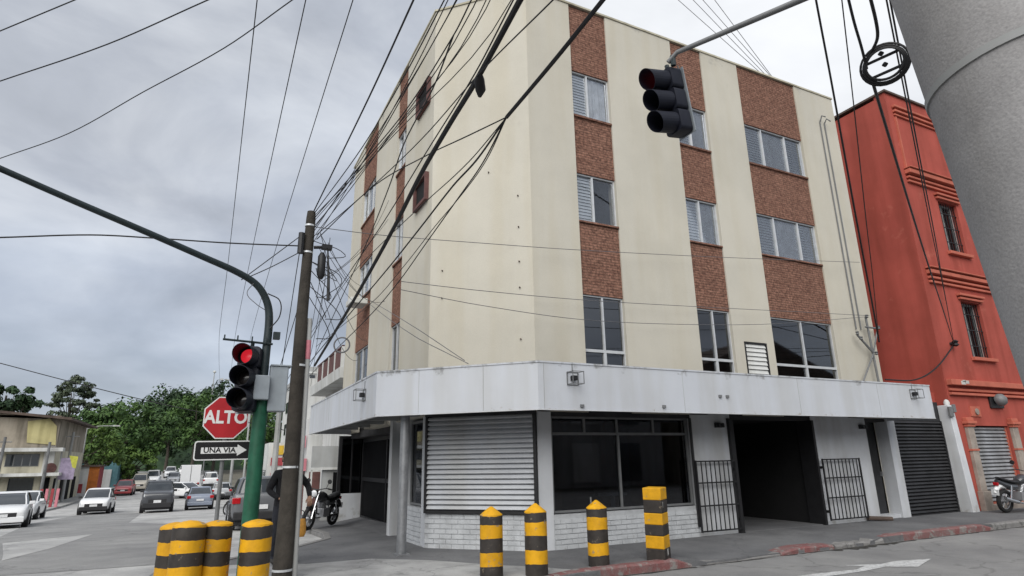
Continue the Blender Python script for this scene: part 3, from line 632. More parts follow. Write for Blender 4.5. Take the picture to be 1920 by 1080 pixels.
# conduits and service mast on the right end of the facade
for x in (15.42, 15.62): PB(MB().tube([(x, 10.07, 11.2), (x, 10.07, 4.9)], .017, n=8), 'conduit', 'alu_dark', smooth=True)
PB(MB().tube([(15.42, 10.06, 11.2), (15.42, 9.98, 11.35), (15.5, 9.92, 11.3)], .02, n=8).tube([(15.62, 10.06, 11.2), (15.62, 9.98, 11.3), (15.7, 9.92, 11.2)], .02, n=8), 'conduit_hood', 'alu_dark', smooth=True)
mm_ = MB(); mm_.tube([(15.78, 9.95, 3.3), (15.72, 9.95, 5.25)], .03, n=8); mm_.tube([(15.0, 9.95, 3.3), (15.75, 9.93, 4.25)], .022, n=6); mm_.tube([(15.75, 9.93, 4.25), (16.15, 9.95, 4.95)], .022, n=6)
mm_.tube([(15.62, 9.94, 4.95), (16.15, 9.94, 4.95)], .025, n=6); mm_.tube([(15.2, 9.93, 4.7), (15.75, 9.93, 4.25)], .03, n=6)
for q in ((15.2, 4.75), (15.32, 4.62), (15.72, 5.25), (16.15, 4.97), (15.85, 4.25)): mm_.lathe([(.02, -.05), (.05, -.03), (.03, 0), (.05, .03), (.02, .05)], (q[0], 9.92, q[1]), n=8)
PB(mm_, 'service_mast', 'alu_dark', smooth=True)
# small air-conditioner / spotlight on the left facade
PB(MB().fbox(FL, 17.2, 17.9, .05, .55, 6.15, 6.32), 'bracket_box', 'far_white', bevel=.02)

# ---------------- ground floor, right facade
GZ = SW - .03
PB(MB().fbox(FR, 5.56, 5.86, -.3, 0, GZ, 2.66), 'pier', 'white', bevel=.008)
PB(MB().fbox(FR, 9.30, 10.45, -.3, 0, GZ, 2.66), 'pier', 'white', bevel=.008)
PB(MB().fbox(FR, 13.10, 15.14, -.3, 0, GZ, 2.66), 'pier', 'white', bevel=.008)
PB(MB().fbox(FR, 15.97, 16.30, -.5, .04, GZ, 2.60), 'pier', 'white', bevel=.008)
PB(MB().fbox(FR, 15.14, 15.97, -.3, -.02, GZ, GZ + .12), 'door_sill', 'white')
PB(MB().fbox(FR, 5.86, 16.0, -.28, -.01, 2.47, 2.66), 'lintel', 'soffit')
dr = PB(MB().fbox(FR, 15.16, 15.95, -.35, -.30, GZ + .12, 2.47), 'door', 'shutter_black')
MB().fbox(FR, 15.85, 15.90, -.30, -.25, 1.1, 1.22).build('handle', 'alu_dark', dr)
# painted brick plinths: brick pieces on a mortar backing
brick_me = MB().box(-.101, .101, -.05, .011, -.036, .036).build('brick', 'white_brick', None)
BR = brick_me.data; bpy.data.objects.remove(brick_me)
nbrick = 0
def plinth(F, u0, u1, z0, z1, course=.082, bw=.215, cap=True):
    global nbrick
    back = PB(MB().fbox(F, u0, u1, -.3, -.004, z0 - .05, z1), 'plinth', 'white_mortar')
    ox, oy, ux, uy, nx, ny = F; rz = math.atan2(uy, ux)
    if nx * -math.sin(rz) + ny * math.cos(rz) < 0: rz += PI
    nrow = int((z1 - z0) / course)
    for r in range(nrow):
        z = z0 + (r + .5) * course; u = u0 + (bw / 2 if r % 2 == 0 else 0)
        while u < u1 + .02:
            a = max(u0, u - bw / 2 + .004); c = min(u1, u + bw / 2 - .004)
            if c - a > .05:
                o = bpy.data.objects.new('brick', BR); COL.objects.link(o); o.parent = back; um = (a + c) / 2; d = random.uniform(-.005, .004)
                o.location = Vector((ox + ux * um + nx * d, oy + uy * um + ny * d, z)) - Vector((5.56, 10.1, 0)); o.rotation_euler = (0, 0, rz)
                o.scale = ((c - a) / .202, 1, random.uniform(.97, 1.03)); nbrick += 1
            u += bw
    return back
plinth(FR, 5.86, 9.30, GZ + .02, .70, course=.0875, bw=.245)
plinth(FC, .0, UC, GZ + .02, .72, course=.0875, bw=.245)
# shop window on the right facade
sw_ = MB()
for a, c, e0, e1 in ((5.88, 5.93, .72, 2.47), (9.22, 9.28, .72, 2.47), (5.93, 9.22, .72, .76), (5.93, 9.22, 2.12, 2.17), (5.93, 9.22, 2.43, 2.468), (7.43, 7.48, .76, 2.12)): sw_.fbox(FR, a, c, -.16, -.09, e0, e1)
for u in (6.66, 7.44, 8.36): sw_.fbox(FR, u - .025, u + .025, -.155, -.095, 2.17, 2.43)
shop = PB(sw_, 'shop_window', 'alu_dark')
for a, c in ((5.93, 7.43), (7.48, 9.22)): MB().fbox(FR, a, c, -.13, -.122, .76, 2.12).build('pane', 'glass_shop', shop)
for a, c in ((5.93, 6.635), (6.685, 7.415), (7.465, 8.335), (8.385, 9.22)): MB().fbox(FR, a, c, -.13, -.122, 2.17, 2.43).build('pane', 'glass_shop', shop)
MB().tube([(9.25, 10.06, .3), (9.25, 10.06, 2.47)], .03, n=8).build('downpipe', 'black_metal', bld, smooth=True)
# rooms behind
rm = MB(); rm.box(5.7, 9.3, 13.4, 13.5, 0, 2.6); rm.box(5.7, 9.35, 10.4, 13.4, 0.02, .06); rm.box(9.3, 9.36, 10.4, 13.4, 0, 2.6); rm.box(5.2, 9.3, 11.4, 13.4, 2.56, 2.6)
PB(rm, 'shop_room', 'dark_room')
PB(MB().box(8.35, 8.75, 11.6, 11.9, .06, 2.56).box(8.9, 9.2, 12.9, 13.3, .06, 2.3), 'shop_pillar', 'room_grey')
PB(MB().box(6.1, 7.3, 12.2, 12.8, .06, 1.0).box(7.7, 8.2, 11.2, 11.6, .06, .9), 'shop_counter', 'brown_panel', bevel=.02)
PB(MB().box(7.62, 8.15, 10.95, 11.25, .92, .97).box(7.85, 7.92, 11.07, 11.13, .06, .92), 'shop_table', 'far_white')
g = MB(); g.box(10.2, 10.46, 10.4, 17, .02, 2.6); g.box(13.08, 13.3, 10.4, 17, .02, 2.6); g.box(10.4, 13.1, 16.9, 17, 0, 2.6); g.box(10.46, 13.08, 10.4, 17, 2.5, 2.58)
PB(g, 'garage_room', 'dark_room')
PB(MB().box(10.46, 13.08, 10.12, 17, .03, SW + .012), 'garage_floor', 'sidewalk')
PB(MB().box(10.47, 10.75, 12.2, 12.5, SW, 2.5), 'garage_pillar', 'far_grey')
# barred gates folded back against the piers
def bar_gate(u0, u1, z0, z1, n, tilt=0.0):
    b = MB()
    for z in (z0 + .02, z0 + (z1 - z0) * .36, z0 + (z1 - z0) * .68, z1 - .02): b.fbox(FR, u0, u1, .10, .125, z - .014, z + .014)
    for u in (u0, u1): b.fbox(FR, u - .016, u + .016, .098, .128, z0, z1)
    gt = PB(b, 'barred_gate', 'black_metal')
    for i in range(1, n):
        u = u0 + (u1 - u0) * i / n; MB().fbox(FR, u - .009, u + .009, .126, .142, z0 + .01, z1 - .01).build('bar', 'black_metal', gt)
    h = MB()
    for z in (z0 + .2, z1 - .2): h.fbox(FR, u1 - .02 if u0 < 11 else u0 - .02, u1 + .02 if u0 < 11 else u0 + .02, 0.0, .1, z - .03, z + .03)
    h.build('hinge', 'black_metal', gt)
    return gt
bar_gate(9.24, 10.36, .19, 1.60, 9); bar_gate(13.16, 14.50, .20, 1.58, 10)
for x in (9.98, 14.86): PB(MB().fbox(FR, x, x + .2, .0, .09, 2.28, 2.38).fbox(FR, x + .02, x + .08, .09, .12, 2.29, 2.36).fbox(FR, x + .12, x + .18, .09, .12, 2.29, 2.36), 'emergency_lamp', 'black_metal')
PB(MB().tube([(14.55, 10.05, .18), (14.9, 9.9, .16), (15.1, 9.8, .15)], .05, n=8), 'ground_pipe', 'rust', smooth=True)
PB(MB().box(10.34, 10.46, 10.02, 10.1, GZ, 2.47), 'gate_jamb', 'black_metal'); PB(MB().box(13.03, 13.098, 10.03, 10.46, GZ, 2.47), 'gate_jamb', 'black_metal')  # right one runs deep, added in black to darken the pier's white reveal
# ---------------- corner roller shutter
def roller(F, u0, u1, z0, z1, n, m, parent, rec=0.0, guide='black_metal', name='roller_shutter'):
    gd = MB(); gd.fbox(F, u0 - .05, u0, rec - .08, rec + .06, z0 - .05, z1); gd.fbox(F, u1, u1 + .05, rec - .08, rec + .06, z0 - .05, z1); gd.fbox(F, u0, u1, rec - .05, rec + .055, z0 - .05, z0)
    sh = gd.build(name, guide, parent)
    h = (z1 - z0) / n; ox, oy, ux, uy, nx, ny = F; prof = [(-.03, 0), (-.03, .13), (.036, .17), (.050, .28), (.048, .45), (.030, .72), (.010, .93), (-.03, 1)]
    me = None
    base = Vector(ORG[sh.name])
    for i in range(n):
        zz = z0 + i * h
        if me is None:
            b = MB(); secs = []
            for d, t in prof: secs.append([(ox + ux * u + nx * (rec + d), oy + uy * u + ny * (rec + d), zz + t * h) for u in (u0, u1)])
            secs2 = [[(ox + ux * u + nx * (rec - .04), oy + uy * u + ny * (rec - .04), zz + t * h) for u in (u0, u1)] for t in (1, 0)]
            b.loft(secs + secs2, closed=False); o = b.build('slat', m, sh, smooth=True); me = o.data; z00 = zz
        else:
            o = bpy.data.objects.new('slat', me); COL.objects.link(o); o.parent = sh; o.location = (0, 0, zz - z00)
    return sh
roller(FC, .07, UC - .05, .78, 2.52, 19, 'shutter_white', bld, rec=.02)
PB(MB().fbox(FC, 0, UC, -.3, -.02, .70, 2.66), 'shutter_backing', 'dark_room')
PB(MB().fbox(FC, .02, UC - .01, -.02, .12, 2.52, 2.66), 'shutter_box', 'soffit')
# ---------------- ground floor, left facade
PB(MB().fbox(FL, 11.74, 11.98, -.3, -.002, GZ, 2.66), 'pier', 'white')
plinth(FL, 11.98, 13.0, GZ + .0, .80, course=.09, bw=.26)
lw_ = MB()
for a, c, e0, e1 in ((12.0, 12.05, .82, 2.5), (12.93, 12.98, .82, 2.5), (12.05, 12.93, .82, .86), (12.05, 12.93, 2.45, 2.5)): lw_.fbox(FL, a, c, -.14, -.08, e0, e1)
lw2 = PB(lw_, 'shop_window', 'alu_dark'); MB().fbox(FL, 12.05, 12.93, -.115, -.108, .86, 2.45).build('pane', 'glass_shop', lw2)
PB(MB().fbox(FL, 13.0, 13.25, -.3, -.002, GZ - .05, 2.66), 'pier', 'white')
PB(MB().fbox(FL, 13.25, 14.2, -.32, -.25, GZ - .1, 2.66), 'side_panel', 'gate_black')
PB(MB().fbox(FL, 14.2, 14.42, -.8, .0, GZ - .15, 2.66), 'pier', 'white')
gp = MB()
for a, c, e0, e1 in ((14.6, 14.66, 0, 2.4), (17.4, 17.46, 0, 2.4), (20.3, 20.36, -.15, 2.4), (14.66, 20.3, 2.34, 2.4), (14.66, 20.3, 1.15, 1.21), (14.66, 20.3, .0, .06)): gp.box(4.70, 4.76, a, c, e0 - .05, e1)
gate = PB(gp, 'entrance_gate', 'black_metal')
for a, c in ((14.66, 17.4), (17.46, 20.3)): MB().box(4.745, 4.765, a, c, -.15, 2.34).build('gate_panel', 'gate_black', gate)
PB(MB().box(4.3, 4.78, 14.45, 20.4, 2.4, 2.66), 'lintel', 'soffit')
# return wall at the far end of the recess, glazed above
PB(MB().box(3.95, 4.78, 20.4, 20.7, -.4, .72), 'return_wall', 'white')
rw = MB(); 
for a, c, e0, e1 in ((3.95, 4.05, .72, 2.5), (4.72, 4.78, .72, 2.5), (4.05, 4.72, 2.42, 2.5), (4.36, 4.40, .72, 2.42)): rw.box(a, c, 20.45, 20.55, e0, e1)
rwo = PB(rw, 'return_window', 'black_metal')
for a, c in ((4.05, 4.36), (4.40, 4.72)): MB().box(a, c, 20.5, 20.51, .72, 2.42).build('pane', 'glass_dark', rwo)
PB(MB().box(4.0, 4.78, 20.56, 20.7, .72, 2.5), 'return_backing', 'room_grey')
ramp = MB(); ramp.hexa([(3.9, 14.4, -.3), (4.72, 14.4, -.3), (4.72, 20.4, -.3), (3.9, 20.4, -.3), (3.9, 14.4, zg(14.4) + SW + .004), (4.72, 14.4, SW + .03), (4.72, 20.4, .0), (3.9, 20.4, zg(20.4) + SW + .004)])
PB(ramp, 'entrance_ramp', 'sidewalk')

for u in (5.05, 8.1, 11.3, 14.0): PB(MB().fbox(FF, u - .004, u + .004, -.01, .003, 2.5, 3.26), 'fascia_joint', 'far_grey')
for t_ in (.32, .72): PB(MB().fbox((4.94, 8.90, -q2, q2, -q2, -q2), 3.097 * t_ - .004, 3.097 * t_ + .004, -.01, .003, 2.5, 3.26), 'fascia_joint', 'far_grey')
for y in (13.2, 15.8): PB(MB().fbox(FFL, y - .004, y + .004, -.01, .003, 2.5, 3.26), 'fascia_joint', 'far_grey')

# ================================================================== LOW BLACK SHUTTER UNIT between the two buildings
sh_t = thing('shutter_unit', (17.5, 10.2, 0), 'one storey shopfront with closed black roller shutter under the canopy end', 'shopfront')
FS = (0, 10.22, 1, 0, 0, -1)
MB().box(16.25, 18.95, 10.36, 12, 0, 3.35).build('wall', 'orange', sh_t)
MB().box(16.31, 18.66, 10.2, 10.36, 2.52, 3.05).build('lintel', 'shutter_black', sh_t)
roller(FS, 16.40, 18.60, .14, 2.52, 27, 'shutter_black', sh_t, rec=.0)
# whitewashed post with junk on its top
wp = MB(); wp.hexa([(18.70, 9.86, .05), (19.02, 9.86, .05), (19.02, 10.2, .05), (18.70, 10.2, .05), (18.62, 9.9, 2.95), (18.86, 9.9, 2.95), (18.86, 10.2, 2.95), (18.62, 10.2, 2.95)])
wp.build('post', 'white', sh_t, bevel=.015)
MB().box(18.55, 18.72, 9.84, 9.9, 2.62, 2.9).box(18.78, 18.9, 9.85, 9.9, 2.75, 2.97).build('meter_box', 'alu_dark', sh_t, bevel=.01)
MB().lathe([(.02, 0), (.07, .03), (.08, .10), (.05, .17), (.01, .19)], (18.80, 10.02, 2.93), n=10).build('insulator', 'far_white', sh_t, smooth=True)

# ================================================================== ORANGE BUILDING
ob = thing('orange_building', (18.85, 10.0, 0), 'tall orange red stucco building with moulded cornices and barred windows', 'building')
XO = 18.90; FO = (0, 10.0, 1, 0, 0, -1); OR = 13.15
OB = lambda mb, n_, m, **k: mb.build(n_, m, ob, **k)
# front wall with window and door openings
fw = MB()
for a, c, e0, e1 in ((XO, 19.70, 0, 3.2), (21.72, 28, 0, 3.2), (19.70, 21.72, 2.40, 3.2), (XO, 28, 3.2, 4.45), (XO, 20.66, 4.45, 6.2), (21.72, 28, 4.45, 6.2), (XO, 28, 6.2, 7.85), (XO, 20.66, 7.85, 9.6), (21.72, 28, 7.85, 9.6), (XO, 28, 9.6, OR)): fw.fbox(FO, a, c, -.35, 0, e0, e1)
OB(fw, 'wall', 'orange', fix=True)
OB(MB().box(XO, XO + .3, 10.35, 24, 0, OR - .1), 'wall', 'orange')
OB(MB().box(XO + .3, 28, 23.7, 24, 0, OR - .1).box(27.7, 28, 10.35, 23.7, 0, OR - .1).box(XO + .3, 27.7, 10.35, 23.7, OR - .6, OR - .5), 'rear_wall', 'orange')
OB(MB().box(XO - .06, 28.05, 9.93, 24.05, OR, OR + .07), 'coping', 'rust')
def cornice(z, steps, x0=XO + .25, x1=28):
    b = MB()
    for i, (dz0, dz1, d) in enumerate(steps): b.fbox(FO, x0 - d * .3, x1, .0, d, z + dz0, z + dz1)
    OB(b, 'cornice', 'orange_trim', bevel=.012)
cornice(3.25, ((0, .07, .10), (.12, .19, .07), (.28, .44, .16)), XO + .1)
cornice(6.62, ((0, .07, .08), (.13, .20, .11), (.28, .40, .16), (.45, .49, .2)), XO + .28)
cornice(9.95, ((0, .07, .08), (.13, .20, .11), (.28, .42, .18), (.45, .49, .22)), XO + .28)
cornice(12.35, ((0, .06, .06), (.12, .2, .10), (.28, .36, .12)), XO + .30)
OB(MB().fbox(FO, XO + .30, XO + .36, 0, .05, 10.5, 12.3).fbox(FO, XO + .3, 28, 0, .05, 10.46, 10.5), 'panel_moulding', 'orange_trim')
for z0, z1 in ((4.45, 6.2), (7.85, 9.6)):
    b = MB()
    for a, c, e0, e1 in ((20.66, 20.72, z0, z1), (21.66, 21.72, z0, z1), (20.72, 21.66, z0, z0 + .06), (20.72, 21.66, z1 - .06, z1), (21.16, 21.22, z0 + .06, z1 - .06)): b.fbox(FO, a, c, -.28, -.2, e0, e1)
    win = OB(b, 'window', 'far_grey')
    for a, c in ((20.72, 21.16), (21.22, 21.66)): MB().fbox(FO, a, c, -.25, -.24, z0 + .06, z1 - .06).build('pane', 'glass_dark', win)
    MB().fbox(FO, 20.6, 21.8, -.6, -.5, z0 - .1, z1 + .1).build('interior', 'dark_room', win)
    gb = MB()
    for k in range(8): u = 20.70 + k * .14; gb.fbox(FO, u, u + .018, -.10, -.08, z0 + .02, z1 - .02)
    for k in range(3): z = z0 + .35 + k * .5; gb.fbox(FO, 20.67, 21.71, -.078, -.06, z, z + .02)
    gb.build('grille', 'black_metal', win)
    OB(MB().fbox(FO, 20.55, 21.83, .0, .12, z0 - .12, z0 - .02), 'sill', 'orange_trim', bevel=.01)
    OB(MB().fbox(FO, 20.55, 21.83, .0, .09, z1 + .04, z1 + .11).fbox(FO, 20.5, 21.88, .0, .13, z1 + .15, z1 + .22), 'window_hood', 'orange_trim', bevel=.01)
roller((0, 10.12, 1, 0, 0, -1), 19.76, 21.66, .30, 2.38, 20, 'shutter_grey', ob, rec=.0, guide='orange_trim')
OB(MB().fbox(FO, 19.70, 21.72, -.3, .12, .02, .25), 'door_step', 'stone', bevel=.01)
for x in (19.38, 21.76):
    b = MB(); b.fbox(FO, x, x + .30, 0, .10, .62, 2.36); OB(b, 'pilaster', 'stone', bevel=.01)
    OB(MB().fbox(FO, x - .05, x + .35, 0, .15, .06, .62), 'pilaster_base', 'stone', bevel=.012)
    OB(MB().fbox(FO, x - .03, x + .33, 0, .14, 2.36, 2.44).fbox(FO, x - .07, x + .37, 0, .18, 2.44, 2.52).fbox(FO, x - .02, x + .32, 0, .13, 2.52, 2.62), 'capital', 'orange_trim', bevel=.012)
    OB(MB().fbox(FO, x - .02, x + .32, 0, .115, 1.70, 1.75), 'band', 'orange_trim')
OB(MB().fbox(FO, 19.85, 20.35, 0, .03, 2.66, 2.95).fbox(FO, 19.9, 20.3, .03, .036, 2.70, 2.91), 'plaque', 'orange_trim')
pl = MB(); pl.lathe([(.09, 0), (.09, .02)], (20.12, 9.955, 2.80), (0, -1, 0), n=14); OB(pl, 'plaque_medallion', 'stone')
OB(MB().fbox(FO, 20.95, 21.65, 0, .06, 2.92, 3.28), 'lamp_plate', 'black_metal', bevel=.01)
lm = MB(); lm.lathe([(.05, 0), (.16, .05), (.19, .14), (.15, .24), (.05, .30)], (21.25, 9.95, 3.12), (0, -1, .25), n=16); OB(lm, 'wall_lamp', 'alu_dark', smooth=True)
pe = MB()
for x_, w_, z_, h_ in ((19.42, .22, 3.55, .10), (19.62, .20, 3.58, .09), (19.50, .16, 3.63, .05)): pe.fbox(FO, x_, x_ + w_, .16, .1635, z_, z_ + h_)
OB(pe, 'peeled_plaster', 'chalk')
# cable anchor on the orange front
ca = MB(); ca.tube([(19.6, 10.0, 4.77), (19.6, 9.86, 4.77)], .05, n=8); ca.lathe([(.03, -.1), (.09, -.06), (.05, 0), (.09, .05), (.03, .1)], (19.6, 9.86, 4.77), n=10); OB(ca, 'cable_anchor', 'black_metal', smooth=True)

# ================================================================== BUILDINGS DOWN THE SIDE STREET
nb = thing('terrace_building', (4.5, 21, zg(21)), 'white two storey building with brown railing panels beyond the cream building', 'building')
Y0, Y1 = 20.9, 27.2
MB().box(4.55, 12, Y0, Y1, -1.2, 4.55).build('wall', 'far_white', nb)
MB().hexa([(3.90, Y0 - .2, 4.42), (12, Y0 - .2, 4.42), (12, Y1, 4.42), (3.90, Y1, 4.42), (3.86, Y0 - .2, 4.78), (12, Y0 - .2, 4.78), (12, Y1, 4.78), (3.86, Y1, 4.78)]).build('terrace_slab', 'far_white', nb)
for k in range(5):
    y = Y0 + .05 + k * 1.25
    MB().box(3.93, 4.03, y - .06, y + .06, 4.78, 5.52).build('railing_post', 'far_white', nb)
    if k < 4: MB().box(3.95, 4.0, y + .1, y + 1.15, 4.84, 5.46).build('railing_panel', 'brown_panel', nb)
MB().box(3.94, 4.02, Y0, Y1 - 1, 5.52, 5.57).build('handrail', 'brown_panel', nb)
for y in (22.6, 24.5, 26.0):
    wn = MB().box(4.52, 4.6, y, y + .75, 3.3, 4.25).build('window', 'alu_dark', nb); MB().box(4.50, 4.515, y + .06, y + .69, 3.36, 4.19).build('pane', 'car_glass', wn)
MB().box(4.1, 4.5, 20.6, 20.9, 4.35, 4.85).build('air_conditioner', 'car_trim', nb, bevel=.02)
# grey metal awning and doorway below the terrace
aw = MB(); aw.hexa([(3.35, 21.9, 1.52), (4.55, 21.9, 1.52), (4.55, 22.0, 1.52), (3.35, 22.0, 1.52), (3.35, 21.9, 2.22), (4.55, 21.9, 2.22), (4.55, 22.0, 2.22), (3.35, 22.0, 2.22)]); aw.build('awning_panel', 'far_grey', nb)
MB().box(3.3, 4.55, 21.88, 21.9, 1.44, 1.52).build('awning_edge', 'far_white', nb)
MB().box(3.35, 3.4, 21.9, 21.98, -.5, 1.5).build('awning_post', 'far_white', nb)
MB().box(3.75, 4.55, 22.0, 22.2, -.6, 1.5).build('porch_wall', 'far_grey', nb)
MB().box(4.1, 4.42, 21.96, 22.0, -.4, 1.35).build('door', 'gate_black', nb)

sb = thing('pink_sign_shop', (4, 30, zg(30)), 'narrow white shop with pink hanging sign beside the wooden pole', 'building')
MB().box(4.0, 12, 27.6, 36, -2, 3.5).build('wall', 'far_white', sb)
MB().box(3.4, 3.95, 27.75, 27.85, 2.3, 2.8).build('hanging_sign', 'pink', sb); MB().box(3.45, 4.0, 27.5, 27.6, 1.35, 1.85).build('wall_sign', 'pink', sb)
MB().box(3.95, 4.0, 27.8, 28.6, -.5, 1.4).build('door', 'brown_panel', sb); MB().box(4.15, 4.6, 27.56, 27.6, -.5, 1.3).build('door', 'brown_panel', sb)

ap = thing('apartment_block', (10, 64, zg(64)), 'tall pale apartment block with rows of windows rising behind the terrace', 'building')
MB().box(8.2, 22, 60, 76, -2, 10.5).build('wall', 'far_grey', ap)
for fz in (9.7, 8.7, 7.7):
    for x in (8.45, 9.15, 9.85):
        wn = MB().box(x, x + .45, 59.95, 60.0, fz - .45, fz).build('window', 'car_glass', ap); MB().box(x - .04, x + .49, 59.9, 60.0, fz - .53, fz - .46).build('sill', 'far_white', wn)
    MB().box(8.15, 22, 59.92, 60.0, fz + .15, fz + .32).build('floor_band', 'far_white', ap)
for k in range(9):
    y = 60.8 + k * 1.6
    for fz in (9.7, 8.7, 7.7, 6.7, 5.7): MB().box(8.15, 8.2, y, y + .9, fz - .5, fz).build('window', 'car_glass', ap)
wb = thing('white_block', (6, 50, zg(50)), 'plain white building at the street side behind the wooden pole', 'building')
MB().box(6.1, 16, 46, 58, -2, 7.6).build('wall', 'far_white', wb)
for z in (6.4, 4.6, 2.8):
    for y in (46.8, 49.4, 52.0, 54.6): MB().box(6.06, 6.1, y, y + 1.2, z - .7, z + .2).build('window', 'car_glass', wb)
rs = thing('red_door_shop', (4.6, 52, zg(52)), 'low white shop with red signboard and red doors down the street', 'building')
MB().box(4.3, 9, 48, 58, -2, 3.1).build('wall', 'far_white', rs)
MB().box(4.5, 6.0, 47.9, 48.0, 1.5, 2.05).build('signboard', 'shop_red', rs); MB().box(4.55, 5.4, 47.92, 48.0, -1.2, 1.0).build('door', 'shop_red', rs)
MB().box(4.6, 6.2, 47.9, 48.0, 2.25, 2.9).build('window', 'shop_yellow', rs); MB().box(4.25, 4.3, 49, 51, -1, 1.2).build('window', 'car_glass', rs)

# left side of the street: two storey house with rusty roof
H0 = zg(70)
hs = thing('cream_house', (-13, 70, H0), 'weathered two storey cream house with rusty tin roof on the left corner', 'house')
def HB(m, n_, k, **kw): return m.build(n_, k, hs, **kw)
FH = (-13.0, 0, 0, 1, 1, 0)      # street facade (x = -13, facing +x) ; front facade facing camera at y = 66
HB(MB().box(-24, -13.0, 66, 80, H0, 3.05), 'lower_wall', 'house_cream')
HB(MB().box(-24, -13.1, 66.1, 80, 3.05, 6.0), 'upper_wall', 'house_brown')
HB(MB().extr([(-15.2, 66.02, 3.7), (-13.15, 66.02, 3.5), (-13.3, 66.02, 5.1), (-13.9, 66.02, 5.75), (-15.4, 66.02, 5.5)], (0, .07, 0)), 'yellow_patch', 'house_yellow')
HB(MB().hexa([(-25, 65.2, 6.9), (-12.2, 65.2, 5.6), (-12.2, 81, 5.6), (-25, 81, 6.9), (-25, 65.2, 7.1), (-12.2, 65.2, 5.8), (-12.2, 81, 5.8), (-25, 81, 7.1)]), 'roof', 'rust')
HB(MB().extr([(-24, 66.05, 6.0), (-13.1, 66.05, 6.0), (-13.1, 66.05, 5.7), (-24, 66.05, 6.8)], (0, .4, 0)), 'gable', 'house_brown')
HB(MB().box(-24, -12.4, 65.0, 66.0, 2.95, 3.25), 'ledge', 'far_white')
HB(MB().box(-24, -12.3, 64.6, 66.0, .95, 1.2), 'awning', 'far_white')
for a, c in ((-16.4, -14.1), (-20, -17.6)):
    wn = HB(MB().box(a, c, 65.95, 66.0, 1.75, 2.75), 'window', 'alu_dark'); n = 4
    for k in range(n): MB().box(a + .05 + k * (c - a) / n, a + (k + 1) * (c - a) / n - .05, 65.93, 65.95, 1.8, 2.7).build('pane', 'car_glass', wn)
HB(MB().box(-13.8, -13.05, 65.9, 66.0, 1.2, 2.95), 'corner_panel', 'far_white')
for a, c, m in ((-15.9, -14.2, 'car_glass'), (-19.5, -16.5, 'car_glass'), (-13.7, -13.1, 'gate_black')): HB(MB().box(a, c, 65.93, 66.0, H0 + .3, .8), 'shopfront', m)
HB(MB().box(-17.6, -14.6, 65.85, 65.93, H0 + .15, H0 + .7), 'shop_counter', 'teal')
for k in range(4): HB(MB().box(-13.0, -12.95, 67 + k * 3, 68.6 + k * 3, H0 + .1, .7), 'shopfront', 'gate_black')
HB(MB().lathe([(.42, 0), (.45, .06), (.40, .10)], (-13.2, 65.9, 1.55), (.3, -1, 0), n=18), 'round_sign', 'brown_panel')
hs.location.x += 1.7
# colourful stalls further down on the left
st = thing('yellow_shop', (-11.5, 92, zg(92)), 'low shop with yellow and orange wall panels beneath the trees', 'building')
for k, (a, c, m) in enumerate(((-17, -15.6, 'shop_yellow'), (-15.6, -14.2, 'shop_orange'), (-14.2, -12.9, 'shop_yellow'), (-12.9, -11.6, 'far_white'), (-11.6, -10.6, 'shop_orange'))): MB().box(a, c, 88, 88.3, -1.5, 1.6).build('wall_panel', m, st)
MB().box(-17, -10.4, 87.8, 92, 1.6, 1.8).build('roof', 'rust', st); MB().box(-17, -10.6, 88.3, 92, -1.5, 1.6).build('wall', 'shop_red', st)
MB().box(-16.5, -12, 87.9, 88, -1.4, -.3).build('counter', 'shop_red', st)
tl = thing('teal_shop', (-11, 104, zg(104)), 'teal walled shop behind the yellow shop on the left', 'building')
MB().box(-15.5, -9.9, 100, 108, -1.3, 2.2).build('wall', 'teal', tl); MB().box(-14.5, -12.5, 99.92, 100, -1.1, 1.2).build('window', 'car_glass', tl); MB().box(-11.9, -10.6, 99.92, 100, -1.2, 1.2).build('door', 'far_white', tl)
bn = thing('banner_sign', (-10.4, 66, zg(66)), 'purple and yellow banner sign on a pole in front of the cream house', 'sign')
MB().tube([(-10.9, 66, zg(66)), (-10.9, 66, 3.0)], .07, n=8).build('pole', 'far_grey', bn)
MB().box(-10.85, -9.75, 65.95, 66.02, .6, 2.4).build('banner', 'purple', bn); MB().extr([(-10.3, 65.94, 2.6), (-9.65, 65.94, 2.5), (-9.7, 65.94, 1.5), (-9.95, 65.94, 1.6)], (0, -.01, 0)).build('banner_corner', 'lime', bn)
rb = thing('red_barrier', (-10.2, 60.4, zg(60)), 'red and white street barrier by the left kerb', 'barrier')
for k in range(4): MB().box(-10.9 + k * .35, -10.72 + k * .35, 60.3, 60.5, zg(60), zg(60) + 1.5).build('board', 'pink' if k % 2 else 'shop_red', rb)
MB().box(-11.0, -9.6, 60.5, 60.56, zg(60) + .5, zg(60) + .65).build('rail', 'far_white', rb)

